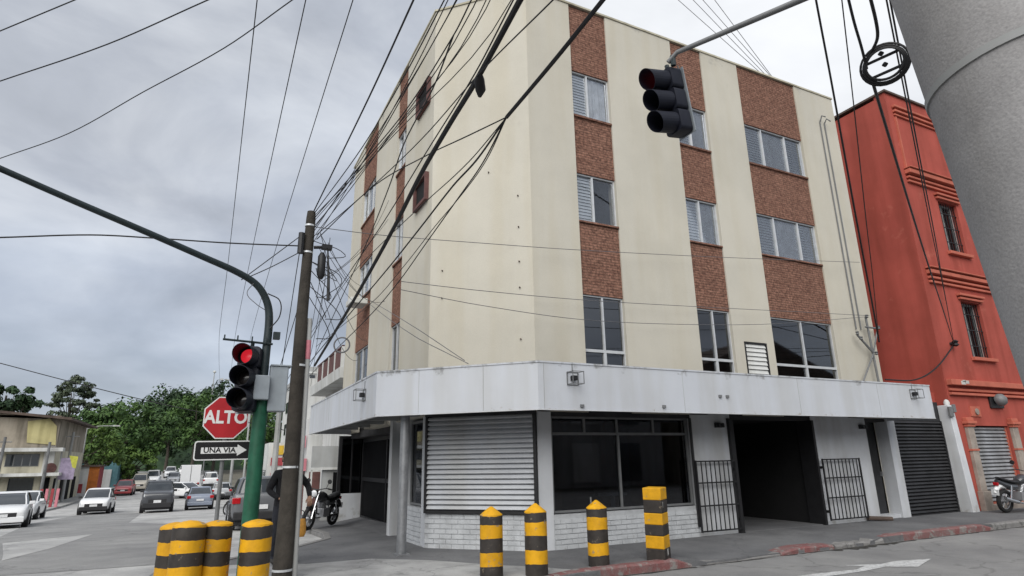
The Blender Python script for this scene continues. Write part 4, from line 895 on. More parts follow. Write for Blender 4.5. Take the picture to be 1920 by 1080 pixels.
# ================================================================== TREES
def tree(name, label, x, y, h, rx, rz, cz, leaf, nclump, per, lsize, group='trees down the side street', base=None, trunk_r=.35, seed=1, flat=False, sparse=1.0):
    rnd = random.Random(seed); z0 = zg(y) if base is None else base
    t = thing(name, (x, y, z0), label, 'tree', group)
    tb = MB(); top = Vector((x + rnd.uniform(-.6, .6), y, z0 + cz + rz * .3))
    p = [Vector((x, y, z0 - .2)), Vector((x + .1, y, z0 + cz * .35)), Vector((x - .15, y, z0 + cz * .7)), top]
    tb.tube(p, [trunk_r, trunk_r * .8, trunk_r * .6, trunk_r * .25], n=8)
    cl = []
    for i in range(nclump):
        while True:
            v = Vector((rnd.uniform(-1, 1), rnd.uniform(-1, 1), rnd.uniform(-.85, 1)))
            if .3 < v.length < 1: break
        v *= (.55 + .45 * rnd.random()) / max(v.length, .55) if sparse == 1 else 1
        c = Vector((x + v.x * rx, y + v.y * rx, z0 + cz + v.z * rz)); cl.append((c, rnd.uniform(.16, .30) * min(rx, rz * 1.3) * (1 if sparse == 1 else .8)))
    for c, r in cl[::max(1, nclump // 14)]:
        b0 = p[1].lerp(p[2], rnd.uniform(.4, 1.3)); mid = b0.lerp(c, .5) + Vector((0, 0, -.15 * rz)); tb.tube([b0, mid, c], [trunk_r * .35, trunk_r * .22, trunk_r * .06], n=5)
    tb.build('trunk', 'bark', t, smooth=True)
    v_ = []; f_ = []
    for c, r in cl:
        for k in range(per):
            d = Vector((rnd.gauss(0, 1), rnd.gauss(0, 1), rnd.gauss(0, 1))); d.normalize()
            q = c + Vector((d.x * r, d.y * r, d.z * r * (.55 if flat else .8))) * (rnd.random() ** .4)
            a = Vector((rnd.uniform(-1, 1), rnd.uniform(-1, 1), rnd.uniform(-.6, .6))).normalized(); nrm = (d + Vector((rnd.uniform(-.6, .6), rnd.uniform(-.6, .6), rnd.uniform(0, .9)))).normalized()
            e = nrm.cross(a); e = e.normalized() if e.length > 1e-3 else Vector((1, 0, 0)); a2 = e.cross(nrm); s = lsize * rnd.uniform(.6, 1.3)
            b_ = len(v_); v_ += [tuple(q - e * s * .5), tuple(q + a2 * s * .28), tuple(q + e * s * .55), tuple(q - a2 * s * .28)]; f_.append((b_, b_ + 1, b_ + 2, b_ + 3))
    o = ORG[t.name]; me = bpy.data.meshes.new('crown'); me.from_pydata([tuple(Vector(q) - o) for q in v_], [], f_); me.materials.append(MATS[leaf]); me.update()
    co_ = bpy.data.objects.new('crown', me); COL.objects.link(co_); co_.parent = t
    return t
tree('street_tree', 'big rounded bright green tree, largest crown left of the dark wood', -11.4, 108, 13, 8.4, 4.4, 7.2, 'leaf_mid', 125, 100, .55, seed=3, trunk_r=.45)
tree('street_tree', 'lower green tree in front of the big one beside the lamp post', -13.2, 92, 8, 4.8, 3.3, 5.0, 'leaf_bright', 60, 95, .45, seed=4)
tree('street_tree', 'small bright bush like tree behind the parked red car', -9.0, 104, 6, 3.2, 2.2, 3.4, 'leaf_bright', 40, 80, .40, seed=5)
tree('street_tree', 'pale green young tree beside the cream house', -15.5, 84, 7, 3.4, 2.6, 4.6, 'leaf_bright', 36, 85, .42, seed=6)
tree('eucalyptus_tree', 'tall open eucalyptus standing against the sky above the house', -24.6, 150, 20, 4.4, 4.8, 14.6, 'leaf_olive', 75, 60, .6, seed=8, group='tall trees on the skyline', sparse=.5, flat=True)
tree('eucalyptus_tree', 'dark spreading tree on the skyline left of the stop sign', -6, 190, 20, 9, 4.2, 16.4, 'leaf_olive', 50, 70, .9, seed=9, group='tall trees on the skyline', sparse=.5, flat=True, base=0)
tree('eucalyptus_tree', 'tall dark tree on the skyline directly behind the stop sign', 4.5, 195, 21, 9, 4.2, 17.6, 'leaf_olive', 55, 70, .9, seed=10, group='tall trees on the skyline', sparse=.5, flat=True, base=0)
tree('dense_tree', 'dense dark tree filling the end of the street on the left', -6.5, 150, 18, 8.5, 7.0, 11, 'leaf_dark', 80, 95, .75, seed=11, group='dark trees at the end of the street')
tree('dense_tree', 'dense dark tree closing the middle of the street end', 2.5, 152, 19, 8.5, 7.6, 12, 'leaf_dark', 85, 95, .75, seed=12, group='dark trees at the end of the street')
tree('dense_tree', 'mid green tree above the grey cars at the street end', -1.5, 138, 17, 7, 6, 10.5, 'leaf_mid', 70, 95, .65, seed=13, group='dark trees at the end of the street')
tree('dense_tree', 'dark tree between the green pole and the wooden pole', 11, 125, 14, 6, 5.5, 9, 'leaf_mid', 60, 90, .6, seed=14, group='dark trees at the end of the street')
tree('street_tree', 'leafy tree beside the red door shop seen past the green pole', 5.2, 66, 9, 2.6, 2.8, 5.6, 'leaf_mid', 40, 85, .34, seed=15)
tree('street_tree', 'feathery tree top showing over the left house roof', -19.6, 84, 12, 3.2, 1.7, 10.2, 'leaf_dark', 44, 85, .5, seed=16)
# far wooded rise behind everything: leafy canopy mass
rnd = random.Random(40); v_ = []; f_ = []
for i in range(420):
    x = rnd.uniform(-75, 60); y = rnd.uniform(165, 215); h = 5 + 9.5 * math.exp(-((x + 2) / 30) ** 2) + rnd.uniform(-2, 1.5); r = rnd.uniform(2.0, 3.6)
    z = rnd.uniform(.1, 1) * h
    for k in range(70):
        d = Vector((rnd.gauss(0, 1), rnd.gauss(0, 1), rnd.gauss(0, 1))).normalized(); q = Vector((x, y, z)) + d * r * rnd.random() ** .35
        e = Vector((rnd.uniform(-1, 1), rnd.uniform(-1, 1), rnd.uniform(-.5, .5))).normalized(); a2 = e.cross((d + Vector((0, 0, .6))).normalized()); s = rnd.uniform(.6, 1.2)
        b_ = len(v_); v_ += [tuple(q - e * s * .5), tuple(q + a2 * s * .3), tuple(q + e * s * .5), tuple(q - a2 * s * .3)]; f_.append((b_, b_ + 1, b_ + 2, b_ + 3))
me = bpy.data.meshes.new('far_wood'); me.from_pydata(v_, [], f_); me.materials.append(MATS['leaf_dark']); me.update()
fo = bpy.data.objects.new('far_wood', me); COL.objects.link(fo); tag(fo, 'dark wooded rise closing the far end of the side street', 'woodland', kind='stuff')
b = MB()
for y in (160, 175, 190, 220, 300): b.v += [(x, y, -1 + (0 if y < 170 else 4 + 4 * math.exp(-((x + 2) / 30) ** 2)) + (3 if y > 200 else 0)) for x in range(-140, 141, 20)]
for j in range(4):
    for i in range(14): b.f.append((j * 15 + i, j * 15 + i + 1, (j + 1) * 15 + i + 1, (j + 1) * 15 + i)); b.m.append(0)
struct(b.build('hill', 'leaf_dark', smooth=True))

# buildings across the front street (outside the frame; they show in the window glass)
for nm_, lb, x0, x1, y1, h, m in (('opposite_house', 'grey gabled house across the front street mirrored in the wide upper window', 27, 44, -10, 6.6, 'house_brown'), ('opposite_shop', 'pale two storey shop across the front street mirrored in the shop window', 9, 26, -10.5, 6.2, 'far_grey'), ('opposite_block', 'cream block across the front street mirrored in the shop glass', -9, 8, -11, 6.8, 'house_cream')):
    t = thing(nm_, ((x0 + x1) / 2, y1, 0), lb, 'building', 'buildings across the front street')
    MB().box(x0, x1, y1 - 9, y1, 0, h).build('wall', m, t)
    MB().extr([(x0 - .4, y1 + .5, h), (x1 + .4, y1 + .5, h), ((x0 + x1) / 2, y1 + .5, h + (3.2 if 'gabled' in lb else .5))], (0, -10, 0)).build('roof', 'rust', t)
    k = 0; x = x0 + 1
    while x < x1 - 2:
        for z0, z1 in ((.3, 2.5), (3.6, 5.2)): MB().box(x, x + 1.8, y1, y1 + .06, z0, z1).build('window' if z0 > 1 else 'door', 'car_glass' if (k + int(z0)) % 3 else 'far_white', t)
        x += 3.1; k += 1

# ================================================================== POLES
# leaning concrete utility pole close to the camera
def lerp3(a, c, t): return tuple(a[i] + (c[i] - a[i]) * t for i in range(3))
PB0 = (1.50, .31, 0.0); PB1 = (1.26, .86, 8.0)
cp = thing('concrete_pole', PB0, 'thick grey concrete utility pole leaning close beside the viewer', 'utility pole')
b = MB(); n = 24; b.tube([lerp3(PB0, PB1, i / n) for i in range(n + 1)], [.1735 - .003 * i / n for i in range(n + 1)], n=48, cap=True)
b.build('shaft', 'pole_concrete', cp, smooth=True)
def band(zc, w, m='far_grey'):
    t0 = (zc - w / 2) / 8; t1 = (zc + w / 2) / 8; s = MB(); s.tube([lerp3(PB0, PB1, t0), lerp3(PB0, PB1, t1)], .1765, n=48); s.build('steel_band', m, cp, smooth=True)
band(2.44, .016); band(4.6, .02)
hw = MB(); c6 = lerp3(PB0, PB1, .8); hw.box(c6[0] - .9, c6[0] + .9, c6[1] - .28, c6[1] - .19, c6[2] - .05, c6[2] + .06); hw.build('crossarm', 'galv', cp)

# wooden pole with conduit and telecom hardware
WP = (1.2, 9.8, SW)
wpo = thing('wooden_pole', WP, 'dark wooden telecom pole with conduit and tangled cables at the corner', 'utility pole')
b = MB(); b.tube([(1.2 + .012 * math.sin(z * 1.3), 9.8 + .01 * math.cos(z), z) for z in (SW, .6, 1.2, 2, 3, 4, 5, 5.6, 5.72)], [.140, .132, .122, .112, .099, .089, .080, .075, .066], n=12); b.build('shaft', 'wood_pole', wpo, smooth=True)
b = MB(); b.tube([(1.372, 9.80, SW), (1.350, 9.80, 1.5), (1.325, 9.8, 3.4), (1.315, 9.8, 3.9)], .038, n=10); b.build('conduit', 'far_grey', wpo, smooth=True)
MB().tube([(1.325, 9.8, 3.25), (1.32, 9.8, 3.55)], .043, n=10).build('conduit_joint', 'pink', wpo, smooth=True)
for z in (.22, 1.62, 3.13, 4.98, 5.45): r = .138 - .0118 * z; MB().tube([(1.2, 9.8, z), (1.2, 9.8, z + .03)], r + .004, n=14).build('strap', 'alu', wpo, smooth=True)
b = MB(); b.tube([(1.28, 9.74, 5.08), (1.50, 9.70, 5.10)], .028, n=8); b.box(1.40, 1.56, 9.64, 9.76, 5.06, 5.13); b.build('bracket', 'black_metal', wpo)
b = MB(); b.tube([(1.42, 9.72, 4.55), (1.42, 9.72, 4.62), (1.42, 9.72, 4.93), (1.42, 9.72, 5.0)], [.03, .065, .065, .03], n=12); b.build('splice_case', 'black_metal', wpo, smooth=True)
b = MB(); b.tube([(1.50, 9.7, 5.05), (1.54, 9.7, 4.6), (1.56, 9.7, 4.2)], [.012, .022, .028], n=8); b.build('hanging_cable_end', 'black_metal', wpo, smooth=True)
b = MB(); b.tube([(1.08, 9.74, 5.3), (1.08, 9.74, 4.95)], .05, n=8); b.build('terminal_box', 'black_metal', wpo, smooth=True)
rr_ = random.Random(5)
for k in range(7):
    z = rr_.uniform(4.2, 5.2); p0 = Vector((1.27, 9.72, z)); p3 = Vector((1.30 + rr_.uniform(0, .25), 9.70, z - rr_.uniform(.1, .7))); m1 = (p0 + p3) / 2 + Vector((rr_.uniform(.1, .4), rr_.uniform(-.1, .1), rr_.uniform(-.3, .1)))
    MB().tube(smooth_path([p0, m1, p3], 6), .007, n=5).build('slack_loop', 'cable', wpo)

# green traffic-signal pole with curved mast arm
GP = (.72, 9.9, SW)
gpo = thing('signal_pole', GP, 'green steel traffic light pole with dark curved mast arm over the street', 'signal pole')
MB().tube([(.72, 9.9, SW), (.72, 9.9, 2.62)], [.112, .106], n=16).build('lower_shaft', 'green_pole', gpo, smooth=True)
TIP = Vector((-2.75, 8.55, 5.22)); e0 = Vector((.72, 9.9, 4.0))
pth = smooth_path([(.72, 9.9, 2.62), (.72, 9.9, 3.3), (.72, 9.9, 3.85), (.665, 9.88, 4.12), (.50, 9.82, 4.36), (.22, 9.72, 4.50), (-.25, 9.53, 4.62), (-1.0, 9.23, 4.80), (-1.9, 8.88, 5.01), tuple(TIP)], 5)
K = len(pth); MB().tube(pth, [.066 - .028 * i / K for i in range(K)], n=12).build('mast_arm', 'dark_pole', gpo, smooth=True)
MB().box(.80, 1.06, 9.78, 10.0, 2.44, 3.12).build('control_box', 'box_grey', gpo, bevel=.015)
MB().box(.585, .80, 9.68, 9.84, 2.60, 2.96).build('control_box', 'box_grey', gpo, bevel=.012)
MB().box(.80, 1.10, 9.76, 10.02, 3.12, 3.14).build('box_lid', 'box_grey', gpo)
MB().box(.80, .90, 9.85, 9.95, 3.55, 3.66).build('junction', 'dark_pole', gpo)
b = MB(); b.tube(smooth_path([(.74, 9.82, 3.7), (.86, 9.8, 3.9), (.84, 9.8, 4.15), (.66, 9.82, 4.25)], 6), .010, n=6); b.build('arm_cable', 'cable', gpo)
b = MB(); b.tube(smooth_path([(.44, 9.76, 4.38), (.36, 9.74, 4.2), (.5, 9.74, 4.05), (.64, 9.8, 3.98)], 6), .006, n=5); b.build('arm_cable', 'cable_grey', gpo)
b = MB(); b.tube([(.1, 9.78, 3.48), (.80, 9.84, 3.46)], .018, n=6)
for x in (.12, .3, .5, .7): b.tube([(x, 9.79, 3.48), (x, 9.79, 3.55)], .012, n=6)
b.build('crosspiece', 'dark_pole', gpo)

def signal(name, label, base, face, h=1.05, tilt=0.0, lit='lens_red'):
    """three-lamp head; local: faces +X, base at its lowest point"""
    t = thing(name, base, label, 'traffic light', local=True); t.rotation_euler = (0, tilt, math.atan2(face[1], face[0]))
    c = h / 3; w = .165 * h
    V = lambda q_: q_ * h
    for i in range(3):
        z0 = i * c; zc = z0 + c / 2; hb = MB(); secs = []
        for x, s in ((-.16, .80), (-.13, .97), (.02, 1.0), (.05, .97)):
            q = []; ww = w * s; hh = c / 2 * (.99 if s < 1 else .992); r = .05
            for sx, sz, a0 in ((1, 1, 0), (-1, 1, 90), (-1, -1, 180), (1, -1, 270)):
                for a in (0, 30, 60, 90): an_ = math.radians(a0 + a); q.append((x, sx * (ww - r) + r * math.cos(an_), zc + sz * (hh - r) + r * math.sin(an_)))
            secs.append(q)
        hb.loft(secs); ho = hb.build('housing', 'signal_black', t, smooth=True)
        MB().lathe([(V(.148), .05), (V(.148), .062), (V(.125), .066)], (0, 0, zc), (1, 0, 0), n=24).build('bezel', 'signal_face', ho, smooth=True)
        MB().lathe([(V(.118), .060), (V(.105), .072), (V(.07), .082), (V(.02), .088)], (0, 0, zc), (1, 0, 0), n=24).build('lens', lit if i == 2 else 'lens_off', ho, smooth=True)
        vb = MB(); n = 26; L0 = .055; outer = []; inner = []
        for k in range(n + 1):
            a = math.radians(-90 + 360 * k / n); up = (math.sin(a) + 1) / 2; Lx = .22 + .12 * max(0, up) ** .8
            y = math.cos(a); z = math.sin(a)
            outer.append(((L0, y * V(.152), zc + z * V(.152)), (L0 + Lx, y * V(.150), zc + z * V(.150) - Lx * .06))); inner.append(((L0, y * V(.146), zc + z * V(.146)), (L0 + Lx, y * V(.144), zc + z * V(.144) - Lx * .06)))
        for k in range(n):
            vb.face([outer[k][0], outer[k + 1][0], outer[k + 1][1], outer[k][1]]); vb.face([inner[k + 1][0], inner[k][0], inner[k][1], inner[k + 1][1]]); vb.face([outer[k][1], outer[k + 1][1], inner[k + 1][1], inner[k][1]])
        vb.build('visor', 'signal_black', ho, smooth=True)
    MB().box(-.175, -.162, -w * 1.02, w * 1.02, -.01, h + .01).build('rear_plate', 'box_grey', t)
    br = MB(); br.tube([(-.05, 0, h - .02), (-.05, 0, h + .10)], .03, n=8); br.build('hanger', 'dark_pole', t, smooth=True)
    return t
signal('traffic_signal', 'red traffic light beside the stop sign on the green pole', (.475, 9.78, 2.43), (-.36, -.93), h=.97, tilt=math.radians(-4))
sr = signal('traffic_signal', 'traffic light showing red hung high before the facade from the mast arm', (5.06, 5.22, 5.70), (-.995, .02), h=.90, tilt=math.radians(7))
MB().tube([(-.2, .02, .25), (-.28, .05, .6), (-.2, .04, 1.0)], .008, n=5).build('feed_cable', 'cable_grey', sr)
sgl = signal('traffic_signal', 'grey backed traffic light hanging at the far tip of the green pole arm', (-2.80, 8.54, 4.22), (.05, 1.0), h=.95)
# second mast arm and its pole (stands right of the view)
mp_ = thing('mast_arm_pole', (7.2, .62, SW), 'dark mast arm reaching in from the upper right to the hanging traffic light', 'signal pole')
MB().tube([(4.90, 5.10, 6.64), (4.97, 4.99, 6.74), (5.66, 3.65, 6.76), (6.5, 2.0, 6.78), (7.0, 1.0, 6.72), (7.2, .62, 6.4)], [.030, .031, .038, .048, .06, .07], n=12).build('mast_arm', 'alu_dark', mp_, smooth=True)
MB().tube([(7.2, .62, SW), (7.2, .62, 6.4)], [.12, .08], n=14).build('shaft', 'dark_pole', mp_, smooth=True)
MB().tube([(4.95, 5.06, 6.58), (4.94, 5.05, 6.72)], .035, n=8).build('clamp', 'dark_pole', mp_)

# ================================================================== SIGNS
sg = thing('stop_sign', (.30, 10.55, SW), 'red octagonal ALTO stop sign on a dark post behind the striped bollards', 'sign')
MB().tube([(.31, 10.56, SW), (.29, 10.56, 2.3)],   .030, n=8).build('post', 'far_blind', sg, smooth=True)
OC = Vector((.285, 10.50, 2.385)); Rr = .345
def octo(r, y): return [(OC.x + r * math.cos(math.radians(22.5 + 45 * k)), y, OC.z + r * math.sin(math.radians(22.5 + 45 * k))) for k in range(8)]
MB().extr(octo(Rr, 10.515), (0, -.006, 0)).build('plate_edge', 'sign_white', sg)
fc = MB().extr(octo(Rr * .945, 10.509), (0, -.003, 0)).build('plate_face', 'sign_red', sg)
def put_text(body, size, loc, m, parent, bold=0.0, sx=1.0, spacing=1.0, name='lettering', rot=0.0):
    me = text_mesh(body, size, bold, spacing); me.materials.clear(); me.materials.append(MATS[m])
    o = bpy.data.objects.new(name, me); COL.objects.link(o); o.parent = parent
    o.location = Vector(loc) - ORG[parent.name]; o.rotation_euler = (PI / 2, rot, 0); o.scale = (sx, 1, 1); return o
put_text('ALTO', .27, (OC.x - .005, 10.503, OC.z - .0), 'sign_white', fc, bold=.008, sx=.86, spacing=1.02)
ow = thing('one_way_sign', (.29, 10.50, 1.74), 'black UNA VIA one way plate with white arrow below the stop sign', 'sign')
def rrect(cx, cz, w, h, r, y):
    q = []
    for sx, sz, a0 in ((1, 1, 0), (-1, 1, 90), (-1, -1, 180), (1, -1, 270)):
        for a in (0, 30, 60, 90): an_ = math.radians(a0 + a); q.append((cx + sx * (w / 2 - r) + r * math.cos(an_), y, cz + sz * (h / 2 - r) + r * math.sin(an_)))
    return q
WX, WZ = .285, 1.895
def rot_pts(pts, a=math.radians(.5)): return [((x - WX) * math.cos(a) - (z - WZ) * math.sin(a) + WX, y, (x - WX) * math.sin(a) + (z - WZ) * math.cos(a) + WZ) for x, y, z in pts]
MB().extr(rot_pts(rrect(WX, WZ, .79, .285, .04, 10.50)), (0, -.006, 0)).build('plate_edge', 'sign_white', ow)
pf = MB().extr(rot_pts(rrect(WX, WZ, .755, .25, .03, 10.494)), (0, -.003, 0)).build('plate_face', 'sign_black', ow)
ay = 10.491
MB().extr(rot_pts([(WX - .30, ay, WZ - .045), (WX + .20, ay, WZ - .045), (WX + .20, ay, WZ - .085), (WX + .335, ay, WZ), (WX + .20, ay, WZ + .085), (WX + .20, ay, WZ + .045), (WX - .30, ay, WZ + .045)]), (0, -.002, 0)).build('arrow', 'sign_white', pf)
put_text('UNA VIA', .105, (WX - .045, 10.4865, WZ), 'sign_black', pf, bold=.0025, sx=1.08, rot=0)
MB().box(.27, .33, 10.5, 10.53, 1.84, 1.95).build('clamp', 'alu_dark', ow)

# ================================================================== BOLLARDS
FRB = [0, .16, .35, .55, .74, .87]            # stripe boundaries from the ground
def round_bollard(x, y, h, r, label, lean=0.0, frac=FRB, dome=False, z=SW + .006):
    prof = []; ms = []; cols = [1, 0, 1, 0, 1]
    nb_ = len(frac) - 1
    for i in range(nb_):
        prof.append((r, frac[i] * h)); ms.append(1 - i % 2)
    top = frac[-1] * h; prof.append((r, top)); ms.append(0)
    if dome: prof += [(r * .97, top + .02), (r * .80, top + (h - top) * .55), (r * .45, top + (h - top) * .85), (r * .10, h)]; ms += [0] * 4
    else: prof += [(r * .99, top + .012), (r * .5, top + (h - top) * .62), (r * .10, h)]; ms += [0] * 3
    o = MB().lathe(prof, n=28, mats=ms[:len(prof) - 1] + [0]).build('bollard', ['yellow', 'band_black'], smooth=True)
    rj = random.Random(int(x * 100)); row = 28
    for i_ in range(1, nb_ + 1):
        ph = rj.uniform(0, 6)
        for k_ in range(row): vv = o.data.vertices[i_ * row + k_] if len(o.data.vertices) >= (i_ + 1) * row else None; vv.co.z += .006 * math.sin(k_ * .45 + ph) + rj.uniform(-.004, .004)
    o.location = (x, y, z); o.rotation_euler = (0, lean, random.uniform(0, 3)); tag(o, label, 'bollard', 'striped bollards on the corner'); return o
round_bollard(3.80, 8.34, .93, .162, 'round striped bollard with low cone top in front of the white shutter')
round_bollard(4.42, 8.16, .955, .162, 'round striped bollard with cone top, second from the square one leftwards')
o3 = round_bollard(5.60, 8.34, .94, .160, 'round striped bollard with cone top and a stub of rod, next to the square one')
rod = MB().tube([(-.12, -.02, .90), (-.12, -.02, .99)], .012, n=6).build('rod', 'alu_dark', None); rod.parent = o3
# square one, taller
b = MB(); s = .152; fr_ = [0, .165, .34, .49, .65, .83, 1.0]; 
for i in range(6): b.box(-s, s, -s, s, fr_[i] * 1.10, fr_[i + 1] * 1.10, m=(1, 0, 1, 0, 1, 0)[i])
sqo = b.build('bollard', ['yellow', 'band_black'], fix=False, bevel=.012); sqo.location = (6.72, 8.30, SW); sqo.rotation_euler = (math.radians(1), math.radians(-1.5), math.radians(32)); tag(sqo, 'tall square striped bollard with flat top at the end of the red kerb', 'bollard', 'striped bollards on the corner')
b = MB(); b.face([(-.1, -s - .004, .80), (-.085, -s - .004, .80), (-.08, -s - .004, .88), (-.105, -s - .004, .9)]); b.face([(-.02, -s - .004, .07), (.03, -s - .004, .10), (.02, -s - .004, .19), (-.03, -s - .004, .17)]); ch = b.build('chipped_paint', 'chalk', None); ch.parent = sqo
round_bollard(-.175, 8.30, .95, .160, 'leftmost striped bollard, half hidden at the edge of the left cluster', dome=True, frac=[0, .08, .23, .37, .51, .65, .79, .93])
round_bollard(-.03, 7.98, .985, .170, 'striped bollard with highest dome in the middle of the left cluster', dome=True, frac=[0, .10, .24, .38, .53, .67, .80, .93])
round_bollard(.255, 8.12, .96, .163, 'striped bollard at the right of the left cluster below the sign post', dome=True, frac=[0, .08, .22, .36, .51, .66, .80, .94])
round_bollard(.665, 7.95, .96, .168, 'striped bollard with low dome standing just before the green pole', dome=True, frac=[0, .06, .21, .36, .51, .65, .79, .93])

# ================================================================== VEHICLES
def car(name, label, cat, loc, head, L_, W_, H_, paint, kind='sedan', group='cars on the side street', dark_front=False, box=False):
    t = thing(name, loc, label, cat, group, local=True); t.rotation_euler = (math.atan(0), 0, head)
    sl_ = (zg(loc[1] + 1) - zg(loc[1] - 1)) / 2
    t.rotation_euler = Euler((0, -math.atan(sl_ * math.sin(head)), head))
    hw = W_ / 2; k = H_ / 1.45
    if kind == 'sedan':
        S = [(0, .78, .38, .72), (.015, .88, .30, .90), (.08, .95, .24, .99), (.25, 1, .2, .99), (.45, 1, .19, .95), (.66, 1, .19, .95), (.76, .99, .2, .91), (.88, .96, .2, .86), (.95, .92, .22, .80), (.985, .86, .26, .70), (1, .74, .36, .58)]
        gb = (.06, .80, .26, .54)
    elif kind == 'pickup':
        S = [(0, .86, .42, .92), (.01, .94, .36, 1.0), (.1, .97, .30, 1.02), (.38, .98, .28, 1.02), (.5, 1, .26, 1.02), (.7, 1, .26, 1.02), (.76, 1, .28, 1.02), (.9, .97, .28, .96), (.985, .92, .3, .88), (1, .86, .38, .74)]
        gb = (.38, .80, .44, .64)
    else:
        S = [(0, .84, .40, .84), (.012, .93, .30, 1.0), (.06, .97, .24, 1.0), (.3, 1, .22, .98), (.5, 1, .2, .96), (.68, 1, .2, .96), (.76, .99, .2, .93), (.9, .95, .2, .86), (.975, .88, .26, .76), (1, .78, .36, .62)]
        gb = (.012, .80, .07, .58)
    b = MB(); secs = []
    for fx, fw_, zb, zt in S:
        x = (fx - .5) * L_; w_ = hw * fw_; zb *= k; zt *= k
        half = [(w_ * .88, zb), (w_ * .98, zb + .10), (w_, zb + (zt - zb) * .5), (w_ * .985, zb + (zt - zb) * .78), (w_ * .94, zt - .03), (w_ * .84, zt + .005), (w_ * .4, zt + .025)]
        secs.append([(x, y, z) for y, z in half] + [(x, -y, z) for y, z in reversed(half)])
    b.loft(secs); body = b.build('body', paint, t, smooth=True)
    sbm = body.modifiers.new('round', 'SUBSURF'); sbm.levels = 1; sbm.render_levels = 2
    x0, x1, x2, x3 = [(g_ - .5) * L_ for g_ in gb]; zb = .90 * k if kind == 'sedan' else .93 * k; zr = H_; wb_, wr = hw * .93, hw * .72
    def ring_(t, grow=0.0):
        xa = x0 + (x2 - x0) * t - grow; xb = x1 + (x3 - x1) * t + grow; w_ = wb_ + (wr - wb_) * t ** 1.25 + grow; z = zb + (zr - .02 - zb) * (1 - (1 - t) ** 1.15); q = []
        for i_ in range(28):
            a = 2 * PI * i_ / 28; cx, sx = math.cos(a), math.sin(a); e = .34
            q.append(((xa + xb) / 2 + (xb - xa) / 2 * math.copysign(abs(cx) ** e, cx), w_ * math.copysign(abs(sx) ** e, sx), z))
        return q
    gmb = MB(); gmb.loft([ring_(0), ring_(.3), ring_(.6), ring_(.92)]); gmb.build('windows', 'car_glass', t, smooth=True)
    r_ = MB(); r_.loft([ring_(.86, .006), ring_(.94, .008), [(q[0] * .985 + (x2 + x3) / 2 * .015, q[1] * .96, zr - .012) for q in ring_(1.0)], [((q[0] - (x2 + x3) / 2) * .80 + (x2 + x3) / 2, q[1] * .72, zr + .012) for q in ring_(1.0)]]); r_.build('roof', paint, t, smooth=True)
    for s_ in (1, -1):
        for t0_, tx in ((x0, x2), (x1, x3)):
            pq = []
            for t_ in (0, .3, .6, .9): rg2 = ring_(t_, .004); idx_ = min(range(28), key=lambda i_: (rg2[i_][0] - ((x0 + (x2 - x0) * t_) if t0_ == x0 else (x1 + (x3 - x1) * t_))) ** 2 + (rg2[i_][1] - s_ * 9) ** 2 * .02); pq.append(rg2[idx_])
            MB().tube(pq, .032, n=6).build('pillar', paint, t, smooth=True)
        xm = (x2 + x3) / 2 - .1; MB().tube([(xm, s_ * (wb_ + (wr - wb_) * t_ ** 1.25 + .002), zb + (zr - .02 - zb) * (1 - (1 - t_) ** 1.15)) for t_ in (0, .3, .6, .9)], .03, n=6).build('pillar', 'car_trim', t, smooth=True)
    MB().box(-L_ * .47, L_ * .47, -hw * .80, hw * .80, .17, .42 * k).build('underbody', 'car_trim', t)
    for s_ in (1, -1):
        for fx in (.36, .53): MB().box((fx - .5) * L_, (fx - .5) * L_ + .16, s_ * (hw + .004) - .012, s_ * (hw + .004) + .012, .74 * k, .77 * k).build('door_handle', 'car_trim', t)
    R_ = .31 * (1.15 if kind != 'sedan' else 1.0)
    for fx in (.19, .805):
        for s_ in (1, -1):
            x = (fx - .5) * L_; y = s_ * (hw - .10)
            MB().lathe([(R_ + .05, -.10), (R_ + .05, .106)], (x, y, R_ + .01), (0, s_, 0), n=22).build('wheel_arch', 'car_trim', t)
            wl = MB().lathe([(R_ - .04, -.10), (R_, -.07), (R_, .09), (R_ - .04, .118)], (x, y, R_), (0, s_, 0), n=22).build('wheel', 'tyre', t, smooth=True)
            MB().lathe([(R_ * .66, .10), (R_ * .64, .122), (R_ * .3, .112), (R_ * .12, .124)], (x, y, R_), (0, s_, 0), n=10).build('rim', 'rim', wl)
    for s_ in (1, -1):
        xf = L_ / 2; zl = .62 * k if kind != 'pickup' else .78 * k
        MB().hexa([(xf - .30, s_ * hw * .62 - .22, zl - .06), (xf - .02, s_ * hw * .62 - .2, zl - .06), (xf - .10, s_ * hw * .62 + .2, zl - .06), (xf - .38, s_ * hw * .62 + .22, zl - .06), (xf - .34, s_ * hw * .62 - .2, zl + .09), (xf - .07, s_ * hw * .62 - .2, zl + .07), (xf - .14, s_ * hw * .62 + .2, zl + .09), (xf - .4, s_ * hw * .62 + .2, zl + .09)]).build('headlight', 'headlamp', t, bevel=.01)
        xr = -L_ / 2; zr_ = .80 * k
        MB().box(xr - .01, xr + .28, s_ * hw * .82 - .12, s_ * hw * .82 + .11, zr_ - .09, zr_ + .09).build('taillight', 'taillamp', t, bevel=.02)
        MB().box(x1 - .32, x1 - .16, s_ * (hw + .02) - .10, s_ * (hw + .02) + .10, zb + .0, zb + .13).build('mirror', 'car_trim' if dark_front else paint, t, bevel=.02)
    MB().box(L_ / 2 - .10, L_ / 2 + .005, -hw * .55, hw * .55, .42 * k, .60 * k).build('grille', 'car_trim', t, bevel=.015)
    MB().box(L_ / 2 - .12, L_ / 2 + .025, -hw * .86, hw * .86, .22 * k, .44 * k).build('front_bumper', 'car_trim' if dark_front else paint, t, bevel=.03)
    MB().box(-L_ / 2 - .03, -L_ / 2 + .12, -hw * .88, hw * .88, .28 * k, .50 * k).build('rear_bumper', 'car_trim' if kind != 'sedan' else paint, t, bevel=.03)
